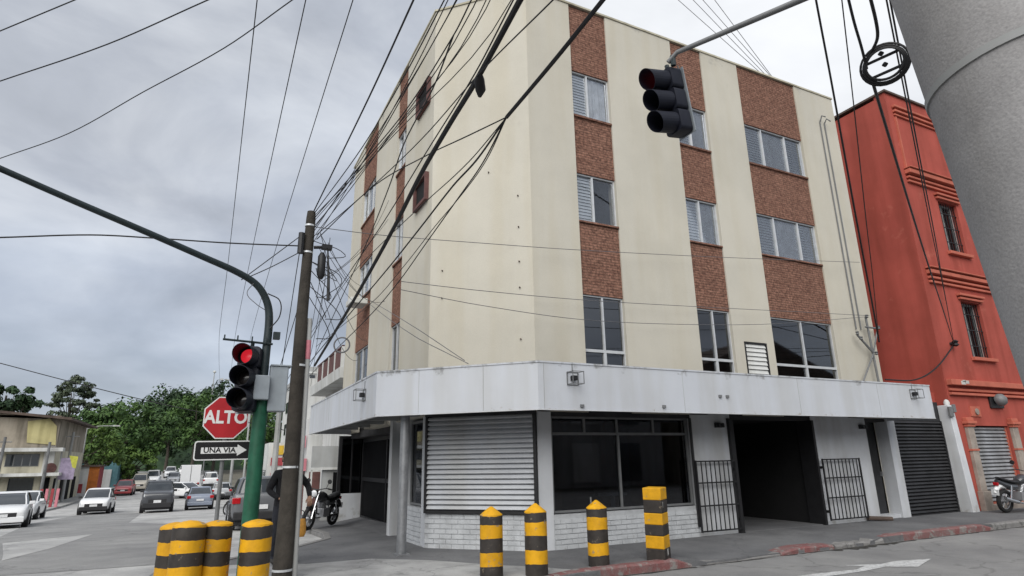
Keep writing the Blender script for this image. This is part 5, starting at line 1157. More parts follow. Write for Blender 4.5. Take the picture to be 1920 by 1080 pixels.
    MB().box(L_ / 2 + .025, L_ / 2 + .04, -.2, .2, .44 * k, .56 * k).build('number_plate', 'plate', t); MB().box(-L_ / 2 - .045, -L_ / 2 - .03, -.22, .22, .56 * k, .68 * k).build('number_plate', 'plate', t)
    return t
DN = -PI / 2; UP = PI / 2
def P(x, y): return (x, y, zg(y) + .006)
car('car', 'white sedan cut by the left picture edge, facing the viewer', 'car', P(-7.2, 34.0), DN + math.radians(9), 4.6, 1.72, 1.42, 'paint_white')
car('car', 'second white car just behind the leftmost white sedan', 'car', P(-8.6, 44.0), DN + math.radians(4), 4.5, 1.8, 1.5, 'paint_white')
car('car', 'white sedan with black front grille driving towards the viewer', 'car', P(-5.75, 49.5), DN + math.radians(1), 4.3, 1.72, 1.58, 'paint_white', dark_front=True)
car('pickup', 'dark grey pickup driving towards the viewer in the middle lane', 'pickup', P(-2.2, 47.0), DN + math.radians(2), 4.9, 1.78, 1.9, 'paint_dark', kind='pickup', dark_front=True)
car('car', 'bluish grey sedan seen from behind with red tail lights', 'car', P(.2, 49.0), UP + math.radians(1), 4.5, 1.66, 1.46, 'paint_grey')
car('parked_car', 'dark parked hatchback seen from behind, partly covered by the green pole', 'car', P(1.80, 22.9), UP - math.radians(1), 4.3, 1.66, 1.55, 'paint_dsilver', kind='suv')
car('car', 'red car parked along the left kerb under the trees', 'car', P(-7.2, 82), DN, 4.4, 1.8, 1.6, 'paint_red', kind='suv')
car('car', 'beige van parked behind the red car', 'car', P(-6.6, 93), DN, 4.6, 1.9, 2.0, 'paint_beige', kind='suv')
car('car', 'white van parked behind the beige van', 'car', P(-5.8, 103), DN, 4.6, 1.9, 2.1, 'paint_white', kind='suv')
car('car', 'white sedan half hidden behind the dark pickup', 'car', P(-1.05, 70), DN + math.radians(40), 4.5, 1.8, 1.5, 'paint_white')
car('car', 'silver car far behind the pickup roof', 'car', P(-3.4, 108), DN, 4.4, 1.8, 1.6, 'paint_silver')
car('car', 'white car far up the street left of the box truck', 'car', P(-4.6, 128), DN, 4.6, 1.9, 1.9, 'paint_white', kind='suv')
car('car', 'white car farthest up the street by the wood edge', 'car', P(-2.6, 136), DN, 4.6, 1.9, 1.9, 'paint_white', kind='suv')
car('car', 'white van parked along the right kerb beyond the grey sedan', 'car', P(1.4, 92), UP, 4.8, 1.9, 2.1, 'paint_white', kind='suv')
car('car', 'silver car parked on the right kerb beyond the motorcycles', 'car', P(2.0, 66), UP, 4.4, 1.8, 1.5, 'paint_silver', kind='suv')
tr = thing('box_truck', P(-.95, 92), 'white box truck seen from behind in the distance', 'truck', local=True); tr.rotation_euler = (0, 0, UP)
MB().box(-2.6, 1.6, -1.12, 1.12, .75, 3.0).build('cargo_box', 'paint_white', tr, bevel=.04); MB().box(1.7, 3.2, -1.0, 1.0, .55, 2.3).build('cab', 'paint_white', tr, bevel=.12); MB().box(-2.6, 3.0, -.45, .45, .5, .75).build('chassis', 'car_trim', tr)
MB().box(-2.63, -2.60, -.03, .03, .8, 2.95).build('door_seam', 'alu_dark', tr); MB().box(-2.68, -2.6, -1.05, 1.05, .5, .68).build('rear_bumper', 'car_trim', tr)
for x in (-1.6, 2.3):
    for s_ in (1, -1): MB().lathe([(.40, -.13), (.42, .0), (.40, .13)], (x, s_ * .92, .42), (0, s_, 0), n=20).build('wheel', 'tyre', tr, smooth=True)
for s_ in (1, -1): MB().box(-2.66, -2.6, s_ * .95 - .1, s_ * .95 + .1, .70, .85).build('taillight', 'taillamp', tr)

def motorcycle(label, loc, head, steer=0.0, paint='paint_black', lean=0.0, group='parked motorcycles', fender='car_trim'):
    """local: forward +X, rear axle x=-.68, front axle x=.66"""
    t = thing('motorcycle', loc, label, 'motorcycle', group, local=True); t.rotation_euler = (lean, 0, head)
    R_ = .30
    def wheel(x, y=0.0):
        tb = MB(); n = 26; mth = 8; r0 = R_ - .05; b0 = len(tb.v)
        for k in range(n):
            a = 2 * PI * k / n
            for j in range(mth): c = 2 * PI * j / mth; rr = r0 + .05 * math.cos(c); tb.v.append((x + rr * math.cos(a), y + .055 * math.sin(c), R_ + rr * math.sin(a)))
        for k in range(n):
            for j in range(mth): tb.f.append((b0 + k * mth + j, b0 + k * mth + (j + 1) % mth, b0 + ((k + 1) % n) * mth + (j + 1) % mth, b0 + ((k + 1) % n) * mth + j)); tb.m.append(0)
        w_ = tb.build('wheel', 'tyre', t, smooth=True)
        rb_ = MB(); pts = [(x + (R_ - .095) * math.cos(2 * PI * k / 20), y, R_ + (R_ - .095) * math.sin(2 * PI * k / 20)) for k in range(21)]; rb_.tube(pts, .016, n=6, cap=False)
        for k in range(6): a = 2 * PI * k / 6; rb_.tube([(x, y, R_), (x + (R_ - .095) * math.cos(a), y, R_ + (R_ - .095) * math.sin(a))], .014, n=5)
        rb_.tube([(x, y - .06, R_), (x, y + .06, R_)], .05, n=10); rb_.lathe([(.11, 0), (.11, .006)], (x, y + .05, R_), (0, 1, 0), n=16); rb_.build('rim', 'rim', w_)
        return w_
    wheel(-.68); wheel(.66)
    f = MB()
    for s_ in (1, -1): f.tube([(.66, s_ * .075, R_), (.56, s_ * .075, .60), (.42, s_ * .075, .98)], [.028, .026, .022], n=8)
    f.build('fork', 'chrome', t, smooth=True)
    MB().tube(smooth_path([(.78, 0, R_ + .26), (.66, 0, R_ + .33), (.52, 0, R_ + .27)], 5), .055, n=8).build('front_fender', fender, t, smooth=True)
    h = MB(); h.tube(smooth_path([(.26, .36, 1.03), (.36, .26, 1.06), (.42, 0, 1.02), (.36, -.26, 1.06), (.26, -.36, 1.03)], 5), .013, n=8); h.tube([(.26, .36, 1.03), (.31, .27, 1.05)], .02, n=8); h.tube([(.26, -.36, 1.03), (.31, -.27, 1.05)], .02, n=8); h.build('handlebar', 'car_trim', t, smooth=True)
    for s_ in (1, -1):
        m = MB(); m.tube([(.36, s_ * .24, 1.06), (.36, s_ * .30, 1.22)], .008, n=6); m.lathe([(.02, -.012), (.06, -.008), (.062, .006), (.03, .012)], (.36, s_ * .32, 1.24), (-1, 0, .1), n=12); m.build('mirror', 'car_trim', t, smooth=True)
    hl = MB().lathe([(.03, -.10), (.085, -.06), (.10, .03), (.098, .05)], (.50, 0, .93), (1, 0, -.1), n=16).build('headlamp_shell', 'car_trim', t, smooth=True)
    MB().lathe([(.09, .05), (.07, .07), (.02, .08)], (.50, 0, .93), (1, 0, -.1), n=16).build('headlamp', 'headlamp', hl, smooth=True)
    tk = MB(); secs = []
    for x, w_, zb, zt in ((-.10, .09, .74, .84), (-.02, .13, .70, .92), (.14, .155, .70, .97), (.28, .13, .72, .95), (.36, .07, .76, .88)): secs.append([(x, w_ * math.cos(a) , (zb + zt) / 2 + (zt - zb) / 2 * math.sin(a)) for a in [2 * PI * k / 12 for k in range(12)]])
    tk.loft(secs); tk.build('tank', paint, t, smooth=True)
    se = MB(); secs = []
    for x, w_, zb, zt in ((-.86, .07, .86, .92), (-.74, .115, .80, .90), (-.40, .13, .74, .83), (-.12, .105, .72, .82), (-.04, .07, .74, .84)): secs.append([(x, w_ * math.cos(a), (zb + zt) / 2 + (zt - zb) / 2 * math.sin(a)) for a in [2 * PI * k / 10 for k in range(10)]])
    se.loft(secs); se.build('seat', 'car_trim', t, smooth=True)
    sp = MB(); secs = []
    for x, w_, zb, zt in ((-.92, .05, .76, .86), (-.75, .10, .66, .82), (-.45, .12, .56, .76), (-.22, .10, .56, .74)): secs.append([(x, w_ * math.cos(a), (zb + zt) / 2 + (zt - zb) / 2 * math.sin(a)) for a in [2 * PI * k / 10 for k in range(10)]])
    sp.loft(secs); sp.build('side_panel', paint, t, smooth=True)
    MB().tube(smooth_path([(-1.0, 0, .50), (-.94, 0, .62), (-.80, 0, .68), (-.62, 0, .66)], 5), .06, n=8).build('rear_fender', fender, t, smooth=True)
    MB().box(-.98, -.92, -.06, .06, .70, .78).build('taillight', 'taillamp', t, bevel=.01); MB().box(-1.03, -1.01, -.09, .09, .46, .60).build('number_plate', 'plate', t)
    en = MB(); en.box(-.18, .16, -.14, .14, .30, .52); en.tube([(-.02, 0, .48), (.10, 0, .70)], .09, n=12)
    for k in range(5): en.tube([(.0 + k * .02, 0, .52 + k * .035), (.004 + k * .02, 0, .53 + k * .035)], .115, n=12)
    en.build('engine', 'rim', t, bevel=.02)
    fr2 = MB(); fr2.tube([(.40, 0, .92), (.28, 0, .40), (-.2, 0, .28), (-.68, 0, R_)], .022, n=6); fr2.tube([(.38, 0, .90), (-.1, 0, .72), (-.85, 0, .80)], .022, n=6); fr2.tube([(-.2, .1, .3), (-.68, .11, R_)], .02, n=6); fr2.tube([(-.2, -.1, .3), (-.68, -.11, R_)], .02, n=6); fr2.build('frame', 'car_trim', t, smooth=True)
    MB().tube(smooth_path([(.16, -.08, .55), (.24, -.12, .34), (-.1, -.15, .24), (-.5, -.17, .30), (-.95, -.19, .40)], 5), [.02] * 14 + [.045] * 7, n=10).build('exhaust', 'chrome', t, smooth=True)
    for s_ in (1, -1): MB().tube([(-.62, s_ * .13, .34), (-.52, s_ * .12, .70)], .028, n=8).build('shock_absorber', 'chrome', t, smooth=True)
    return t
motorcycle('black motorcycle on the far pavement facing the viewer beside the wooden pole', (3.12, 18.2, zg(18.2) + SW), DN - math.radians(38), lean=math.radians(-4))
mr_ = motorcycle('white and black motorcycle parked before the grey shutter, cut by the right edge', (19.85, 9.25, SW), math.radians(-6), paint='paint_dark', lean=math.radians(5), fender='paint_white')
motorcycle('motorcycle parked inside the dark garage opening', (11.5, 14.2, SW + .014), math.radians(200), paint='paint_silver', lean=math.radians(4), group='motorcycle in the garage')
for i, (x, y, lb) in enumerate(((1.75, 33.0, 'first parked motorcycle in the row beyond the silver hatchback'), (2.0, 36.5, 'second parked motorcycle in the row beyond the hatchback'), (2.2, 40.5, 'third parked motorcycle in the row, nearest the grey sedan'))):
    motorcycle(lb, P(x, y), UP + math.radians(35 - 8 * i), paint=('paint_black', 'paint_white', 'paint_red')[i], lean=math.radians(5), group='row of parked motorcycles')

# ================================================================== PERSON behind the wooden pole
PX, PY_, PZ_ = 1.33, 11.25, SW
per = thing('person', (PX, PY_, PZ_), 'person in dark jacket and trousers standing behind the wooden pole', 'person', local=True); per.rotation_euler = (0, 0, math.radians(20))
J = {}; edges = []; rad = {}
def jt(n_, p, r, par=None):
    J[n_] = p; rad[n_] = r
    if par: edges.append((par, n_))
jt('pelvis', (0, 0, .93), (.165, .125)); jt('waist', (0, 0, 1.10), (.150, .115), 'pelvis'); jt('chest', (0, -.01, 1.30), (.185, .130), 'waist'); jt('neckb', (0, -.01, 1.46), (.085, .080), 'chest'); jt('neck', (0, -.015, 1.54), (.058, .058), 'neckb'); jt('skull', (0, -.035, 1.63), (.080, .092), 'neck'); jt('crown', (0, -.03, 1.715), (.070, .078), 'skull')
for s_, nm in ((-1, 'l'), (1, 'r')):
    jt('hip' + nm, (s_ * .10, 0, .86), (.100, .100), 'pelvis'); jt('knee' + nm, (s_ * .13, -.03, .48), (.068, .070), 'hip' + nm); jt('calf' + nm, (s_ * .135, .0, .32), (.060, .064), 'knee' + nm); jt('ankle' + nm, (s_ * .14, .02, .09), (.045, .048), 'calf' + nm); jt('toe' + nm, (s_ * .16, -.14, .045), (.042, .038), 'ankle' + nm)
    jt('sh' + nm, (s_ * .185, -.01, 1.41), (.078, .078), 'chest')
jt('elbl', (-.27, .05, 1.14), (.060, .060), 'shl'); jt('wril', (-.17, -.16, 1.02), (.040, .040), 'elbl')
jt('elbr', (.42, .02, 1.20), (.056, .056), 'shr'); jt('wrir', (.36, -.17, 1.02), (.040, .040), 'elbr')
names = list(J); idx = {n_: i for i, n_ in enumerate(names)}
me = bpy.data.meshes.new('body_cage'); me.from_pydata([J[n_] for n_ in names], [(idx[a], idx[c]) for a, c in edges], [])
ob_ = bpy.data.objects.new('body_cage', me); COL.objects.link(ob_)
sk = ob_.modifiers.new('skin', 'SKIN'); ss = ob_.modifiers.new('sub', 'SUBSURF'); ss.levels = 2; ss.render_levels = 2
for i, n_ in enumerate(names): me.skin_vertices[0].data[i].radius = rad[n_]; me.skin_vertices[0].data[i].use_root = n_ == 'pelvis'
dg = bpy.context.evaluated_depsgraph_get(); bm_ = bpy.data.meshes.new_from_object(ob_.evaluated_get(dg)); bpy.data.objects.remove(ob_)
bm_.name = 'body'; bm_.materials.clear()
for k in ('cloth_black', 'cloth_dark', 'skin', 'shoe'): bm_.materials.append(MATS[k])
for p in bm_.polygons:
    c = p.center; p.use_smooth = True
    p.material_index = 2 if c.z > 1.50 else (3 if c.z < .10 else (1 if c.z < .92 else 0))
bo_ = bpy.data.objects.new('body', bm_); COL.objects.link(bo_); bo_.parent = per
hr = MB(); secs = []
for z, r, yo in ((1.60, .088, .03), (1.66, .100, .012), (1.73, .098, -.005), (1.79, .072, -.01), (1.815, .02, -.01)): secs.append([(r * math.cos(2 * PI * k / 16), yo + r * 1.08 * math.sin(2 * PI * k / 16) - .02, z) for k in range(16)])
hr.loft(secs); hr.build('hair', 'hair', per, smooth=True)
fcm = MB(); fcm.tube([(0, -.125, 1.66), (0, -.150, 1.625), (0, -.135, 1.615)], [.010, .018, .012], n=8)
fcm.build('nose', 'skin', per, smooth=True)
for s_ in (-1, 1):
    MB().lathe([(.002, -.012), (.012, -.006), (.014, 0), (.012, .006), (.002, .012)], (s_ * .034, -.118, 1.665), (0, 1, 0), n=8).build('eye', 'hair', per, smooth=True)
    MB().tube([(s_ * .086, -.02, 1.62), (s_ * .098, -.012, 1.655), (s_ * .088, -.015, 1.685)], [.012, .016, .010], n=6).build('ear', 'skin', per, smooth=True)
MB().tube([(-.028, -.120, 1.588), (0, -.127, 1.586), (.028, -.120, 1.588)], .008, n=6).build('mouth', 'brown_panel', per, smooth=True)
def hand(wr, dirv, side, nm):
    w = Vector(wr); d = Vector(dirv).normalized(); sd = Vector((0, 0, 1)).cross(d).normalized() * side; up = d.cross(sd).normalized()
    h = MB(); secs = []
    for t_, a, c in ((-.01, .030, .022), (.03, .038, .018), (.075, .042, .015), (.09, .038, .012)): secs.append([tuple(w + d * t_ + sd * (a * math.cos(2 * PI * k / 10)) + up * (c * math.sin(2 * PI * k / 10))) for k in range(10)])
    h.loft(secs)
    for i, ln in enumerate((.070, .080, .074, .058)):
        b0 = w + d * .085 + sd * (-.030 + .020 * i); h.tube([b0, b0 + d * ln * .45 - up * .006, b0 + d * ln * .75 - up * .03, b0 + d * ln * .7 - up * .055], [.010, .0095, .009, .007], n=6)
    b0 = w + d * .03 - sd * .036; h.tube([b0, b0 + d * .03 - sd * .022 - up * .01, b0 + d * .058 - sd * .022 - up * .03], [.012, .011, .008], n=6)
    h.build('hand', 'skin', per, smooth=True)
hand((-.17, -.16, 1.02), (.6, -.5, -.1), 1, 'l'); hand((.36, -.17, 1.02), (-.2, -.5, -.85), 1, 'r')
bag = thing('shoulder_bag', (1.55, 11.15, .56), 'small orange bag hanging right of the wooden pole', 'bag')
s = MB(); secs = []
for z, w_, d_ in ((.52, .06, .03), (.58, .085, .045), (.72, .08, .04), (.80, .06, .02)): secs.append([(1.60 + w_ * math.cos(2 * PI * k / 12), 11.10 + d_ * math.sin(2 * PI * k / 12), z) for k in range(12)])
s.loft(secs); s.build('pouch', 'bag_orange', bag, smooth=True)
MB().tube(smooth_path([(1.55, 11.1, .79), (1.60, 11.1, .93), (1.65, 11.1, .79)], 5), .007, n=5).build('strap', 'cloth_dark', bag)

# ================================================================== STREET LAMPS and far poles
def lamp(label, x, y, h, arm, rise, group='street lamps', m='far_grey', r=.09):
    t = thing('street_lamp', (x, y, zg(y)), label, 'street lamp', group)
    MB().tube([(x, y, zg(y)), (x, y, zg(y) + h)], [r, r * .65], n=8).build('pole', m, t, smooth=True)
    if arm:
        MB().tube(smooth_path([(x, y, zg(y) + h - .1), (x + arm * .4, y, zg(y) + h + rise * .8), (x + arm, y, zg(y) + h + rise)], 5), .05, n=6).build('arm', m, t, smooth=True)
        xx = x + arm; s_ = 1 if arm > 0 else -1; MB().hexa([(xx - .1, y - .14, zg(y) + h + rise - .06), (xx + .1 + .55 * s_, y - .14, zg(y) + h + rise - .06), (xx + .1 + .55 * s_, y + .14, zg(y) + h + rise - .06), (xx - .1, y + .14, zg(y) + h + rise - .06), (xx - .1, y - .1, zg(y) + h + rise + .1), (xx + .1 + .45 * s_, y - .1, zg(y) + h + rise + .08), (xx + .1 + .45 * s_, y + .1, zg(y) + h + rise + .08), (xx - .1, y + .1, zg(y) + h + rise + .1)]).build('lamp_head', 'far_grey', t)
    else:
        MB().lathe([(.1, 0), (.3, .1), (.28, .35), (.1, .5)], (x, y, zg(y) + h), n=10).build('lamp_head', 'far_white', t, smooth=True)
    return t
lamp('pale street lamp rising in front of the green trees with arm to the right', -12.2, 86, 7.4, 2.6, .25)
lamp('short post lamp with white globe before the dark trees', -6.3, 112, 5.2, 0, 0)
lamp('street lamp whose arm enters from the left picture edge', -19.5, 60, 10.4, 3.6, .5, m='dark_pole')
lamp('tall pale lamp post behind the green pole with arm to the left', 3.4, 58, 9.9, -2.3, .25)
lamp('slim far lamp post standing above the stop sign on the skyline', .6, 140, 20.2, 0, 0, r=.12)
fp = []
for x, y, h, lb in ((-14.6, 64.2, 5.6, 'dark slim pole before the upstairs window of the cream house'), (-11.6, 64.5, 5.2, 'dark utility pole at the corner of the cream house'), (-10.7, 68.5, 6.2, 'pale utility pole standing right of the cream house corner')):
    MBp = MB().tube([(0, 0, 0), (0, 0, h)], [.14, .10], n=8).tube([(-.5, 0, h - .4), (.5, 0, h - .4)], .04, n=5); o = MBp.build('utility_pole', 'far_blind' if 'dark' in lb else 'far_grey', smooth=True); o.location = (x, y, zg(y)); tag(o, lb, 'utility pole', 'poles by the cream house')
fp2 = thing('utility_pole', (3.0, 72, zg(72)), 'far utility pole carrying the thin overhead lines at the street side', 'utility pole'); MB().tube([(3.0, 72, zg(72)), (3.0, 72, 9)], [.16, .11], n=8).build('shaft', 'far_grey', fp2, smooth=True); MB().box(1.0, 3.4, 71.95, 72.05, 8.25, 8.38).build('crossarm', 'far_grey', fp2)
fp3 = MB().tube([(0, 0, 0), (0, 0, 6.3)], [.14, .10], n=8).tube([(-.5, 0, 5.6), (.4, 0, 5.6)], .035, n=6).build('utility_pole', 'far_grey', smooth=True); fp3.location = (2.95, 29.6, zg(29.6)); tag(fp3, 'slim pole beyond the wooden pole receiving the low cable bundle', 'utility pole')

# ================================================================== CABLES
CABLES = [
  ('tl1', 0.012, [(-7.41,14.66,8.0),(-3.39,10.21,8.0),(-2.28,8.98,8.0),(1.74,4.53,8.0)]),
  ('tl2', 0.013, [(-7.83,16.13,8.0),(-3.74,11.75,8.0),(-2.0,9.89,8.0),(-0.61,8.19,8.0),(3.2,3.55,8.0)]),
  ('tl3', 0.012, [(-9.58,21.28,8.0),(-4.5,15.1,8.0),(-3.01,13.28,8.0),(-1.59,11.08,8.0),(-0.37,9.22,8.0),(0.46,7.68,8.0),(3.31,2.41,8.0)]),
  ('pl', 0.014, [(1.12,9.8,5.1),(0.03,9.8,4.99),(-0.96,9.8,4.92),(-1.74,9.8,4.85),(-2.73,9.8,4.66),(-8.63,9.8,3.57)]),
  ('far', 0.03, [(-18.94,45.0,9.64),(-11.21,45.0,7.61),(-7.7,45.0,6.68),(-3.64,45.0,5.67),(0.42,45.0,4.8),(6.28,45.0,3.55)]),
  ('hv', 0.01, [(-0.02,-12.0,8.6),(0.0,5.0,8.05),(0.1,20.0,7.9),(0.2,36.0,8.0),(1.2,72.0,8.4)]),
  ('hv', 0.01, [(0.6,-12.0,8.6),(0.62,5.0,8.05),(0.72,20.0,7.9),(0.95,36.0,8.0),(2.0,72.0,8.4)]),
  ('hv', 0.01, [(1.2,-12.0,8.6),(1.22,5.0,8.05),(1.36,20.0,7.9),(1.7,36.0,8.0),(2.9,72.0,8.4)]),
  ('top', 0.013, [(1.35,0.68,5.98),(1.35,4.68,5.94),(1.35,6.23,5.93),(1.35,8.12,5.99),(1.24,9.75,5.72)]),
  ('fan', 0.011, [(1.85,0.86,6.48),(2.02,4.85,6.33),(2.04,5.42,6.31),(1.97,7.03,6.25),(1.68,8.2,5.97),(1.25,9.78,5.59)]),
  ('fan', 0.01, [(1.78,0.96,6.41),(1.76,4.96,6.32),(1.75,6.32,6.29),(1.61,7.93,6.08),(1.25,9.75,5.68)]),
  ('fan', 0.009, [(1.96,0.91,6.46),(1.88,4.91,6.32),(1.85,6.42,6.27),(1.7,7.96,5.99),(1.28,9.73,5.44)]),
  ('fan', 0.009, [(1.97,0.4,4.45),(2.07,3.32,5.13),(2.12,4.84,5.48),(2.08,6.64,5.64),(1.75,8.4,5.54),(1.3,9.68,5.28)]),
  ('fan', 0.013, [(2.04,5.42,6.31),(2.21,6.6,6.41),(2.27,8.06,6.39),(2.46,9.65,6.36),(2.64,11.92,6.16),(2.77,15.24,5.71),(3.2,23.57,4.9),(3.5,29.53,4.32)]),
  ('bundle1', 0.034, [(2.15,0.1,6.53),(2.15,4.01,5.71),(2.15,4.99,5.51),(2.15,5.77,5.42),(2.15,6.82,5.26),(2.2,8.21,5.04),(2.3,11.27,4.69),(2.35,16.0,4.08)]),
  ('strand', 0.01, [(2.0,-0.04,6.41),(2.0,3.86,5.53),(2.0,4.71,5.34),(2.0,6.16,5.21),(2.0,8.06,5.03),(2.0,11.07,4.87),(2.0,14.71,4.45),(2.0,19.68,3.89)]),
  ('bundle2', 0.026, [(2.74,-0.42,5.84),(2.74,3.57,5.58),(2.74,4.41,5.53),(2.74,5.51,5.5)]),
  ('spread', 0.01, [(2.74,5.51,5.5),(2.41,5.84,5.36),(2.26,6.96,5.61),(1.88,8.31,5.67),(1.3,9.61,5.18)]),
  ('spread', 0.009, [(2.74,5.51,5.5),(2.6,6.29,5.28),(2.6,7.95,5.42),(2.6,10.41,5.61),(2.6,13.46,5.76),(2.6,17.33,5.57),(2.6,21.32,5.38)]),
  ('spread', 0.017, [(2.74,5.51,5.5),(2.72,6.32,5.35),(2.72,7.16,5.35),(2.72,8.55,5.25),(2.72,10.41,5.13),(2.72,14.12,4.97),(2.72,20.98,4.63),(2.72,26.98,4.33)]),
  ('spread', 0.012, [(2.74,5.51,5.5),(2.8,6.33,5.32),(2.8,7.12,5.19),(2.8,8.51,4.98),(2.8,9.95,4.76),(2.8,11.82,4.6),(2.8,15.68,4.47),(2.8,20.67,4.31)]),
  ('spread', 0.009, [(2.74,5.51,5.5),(2.85,6.33,5.37),(2.85,7.09,5.25),(2.85,8.29,5.17),(2.85,9.67,5.03),(2.85,11.86,4.89),(2.85,15.42,5.03),(2.85,19.41,5.18)]),
  ('facade', 0.008, [(1.28,9.8,5.46),(2.46,9.85,5.51),(4.29,9.85,5.64),(6.44,9.85,5.81),(10.47,9.85,6.2),(15.74,9.85,6.77)]),
  ('facade', 0.008, [(2.81,9.9,4.72),(4.31,9.9,4.72),(6.55,9.9,4.77),(9.53,9.9,4.92),(13.05,9.9,5.12),(15.81,9.9,5.27)]),
  ('facade', 0.008, [(2.81,9.9,4.57),(4.31,9.9,4.44),(6.52,9.9,4.36),(9.17,9.9,4.48),(12.03,9.9,4.73),(15.69,9.9,5.23)]),
  ('drop', 0.009, [(3.85,16.96,6.11),(3.32,10.58,3.89),(4.06,9.84,3.33)]),
  ('drop', 0.009, [(3.85,16.85,6.18),(3.35,10.55,4.03),(4.01,9.89,3.39)]),
  ('armtie', 0.01, [(1.09,9.8,5.29),(0.67,9.8,4.85),(0.26,9.8,4.42)]),
  ('armtie', 0.01, [(1.12,9.8,5.02),(0.68,9.8,4.69),(0.3,9.8,4.44)]),
  ('down', 0.009, [(1.07,9.75,5.0),(1.2,11.49,4.63),(1.2,12.3,3.45),(1.2,12.87,2.63)]),
  ('down', 0.009, [(1.22,9.8,4.58),(1.25,11.32,4.19),(1.25,13.96,3.33),(1.25,14.92,3.03)]),
  ('right1', 0.022, [(6.9,4.25,12.5),(9.58,5.91,10.03),(10.64,6.56,9.05),(11.7,7.22,8.1),(12.76,7.88,7.17),(13.83,8.54,6.27),(14.89,9.19,5.4),(15.95,9.85,4.55)]),
  ('right2', 0.012, [(4.68,2.36,9.68),(7.75,4.4,8.14),(9.12,5.31,7.46),(10.48,6.22,6.81),(11.85,7.13,6.2),(13.22,8.03,5.61),(14.58,8.94,5.07),(15.95,9.85,4.55)]),
  ('ringfeed', 0.01, [(1.58,0.97,5.39),(3.04,1.69,4.23),(3.16,1.75,4.13),(3.29,1.81,4.05),(3.41,1.87,3.97)]),
  ('ringfeed', 0.012, [(1.49,0.78,5.03),(3.11,1.61,4.2),(3.27,1.69,4.11),(3.34,1.74,4.07),(3.39,1.82,4.04)]),
  ('ringfeed', 0.009, [(2.63,1.26,5.23),(4.41,2.17,5.15),(6.94,3.46,5.03),(9.47,4.75,4.93),(12.0,6.03,4.86),(14.54,7.32,4.81),(17.07,8.61,4.78),(19.6,9.9,4.77)]),
  ('ringfeed', 0.009, [(2.27,1.06,4.92),(4.05,1.97,4.85),(6.64,3.29,4.75),(9.24,4.61,4.69),(11.83,5.94,4.66),(14.42,7.26,4.66),(17.01,8.58,4.7),(19.6,9.9,4.77)]),
  ('ringdrop', 0.012, [(3.5,1.9,3.9),(6.18,3.24,3.99),(8.86,4.57,4.1),(11.55,5.9,4.24),(14.23,7.23,4.39),(16.92,8.57,4.57),(19.6,9.9,4.77)]),
  ('sagcable', 0.022, [(16.0,9.9,3.55),(17.12,9.8,3.58),(18.33,9.85,3.97),(19.69,9.93,4.76)]),
  ('sky', 0.014, [(4.22,12.89,21.41),(13.2,12.94,17.01),(16.37,12.95,15.45),(20.14,12.97,13.61)]),
  ('sky', 0.014, [(4.77,12.07,21.59),(13.59,12.64,16.92),(16.56,12.83,15.34),(20.27,13.07,13.38)]),
  ('sky', 0.014, [(5.16,11.66,21.76),(13.84,12.44,16.85),(16.78,12.71,15.19),(20.42,13.03,13.13)]),
  ('sky', 0.014, [(5.72,10.87,22.0),(14.14,12.2,16.77),(16.95,12.65,15.03),(20.49,13.2,12.83)]),
]

LAB = {'tl1': ('uppermost short cable crossing the top left corner of the sky', None), 'tl2': ('middle cable crossing the sky at top left', None), 'tl3': ('lowest of the three long cables sweeping across the left sky', None),
 'pl': ('nearly level black cable from the wooden pole leftwards', None), 'far': ('faint distant cable sloping over the left tree tops', None), 'top': ('single cable rising steeply from the very top of the wooden pole', None),
 'bundle1': ('thickest black cable bundle crossing the blank corner wall', None), 'strand': ('thin strand running close alongside the thickest cable bundle', None), 'bundle2': ('thick cable at top centre that splits before the corner wall', None),
 'right1': ('thick cable dropping past the right end of the cream facade', None), 'right2': ('thin cable dropping beside the thick one at the orange building', None), 'ringdrop': ('cable falling from the coil ring to the orange building anchor', None), 'sagcable': ('heavy sagging cable between canopy end and orange building anchor', None),
 'hv': ('one of three thin power lines running parallel down the side street', 'parallel power lines'), 'fan': ('thin wire rising from the wooden pole across the left facade to the top edge', 'wires rising from the wooden pole'), 'spread': ('wire fanning out leftwards from the split of the thick cable', 'wires fanning from the split cable'),
 'facade': ('thin wire strung level across the cream facade', 'wires across the facade'), 'drop': ('thin wire sloping down to the canopy top', 'drop wires to the canopy'), 'armtie': ('short wire tying the green mast arm to the wooden pole', 'tie wires'), 'down': ('thin wire slanting down left of the wooden pole', 'wires slanting down'), 'ringfeed': ('thin cable hanging by the coil ring near the concrete pole', 'cables at the coil ring'), 'sky': ('faint wire against the bright sky above the roof', 'roof wires')}
ORD = {'hv': ('left one of the three thin power lines running down the side street', 'middle one of the three thin power lines running down the side street', 'right one of the three thin power lines, nearest the wooden pole'),
 'facade': ('upper thin wire strung level across the cream facade', 'middle thin wire across the cream facade below the second floor windows', 'lowest thin wire sagging across the cream facade'),
 'sky': tuple('faint roof wire against the bright sky, %s of four from the left' % w_ for w_ in ('first', 'second', 'third', 'last')),
 'spread': ('highest wire fanning from the split cable, reaching the wooden pole', 'second highest thin wire fanning from the split cable', 'thickest wire fanning from the split cable', 'lowest wire fanning from the split cable', 'thin middle wire fanning from the split cable'),
 'ringfeed': ('thin cable entering the coil ring from the upper left', 'thick cable entering the top of the coil ring', 'thin cable passing through the coil ring down the orange front', 'cable passing right of the coil ring nearest the concrete pole')}
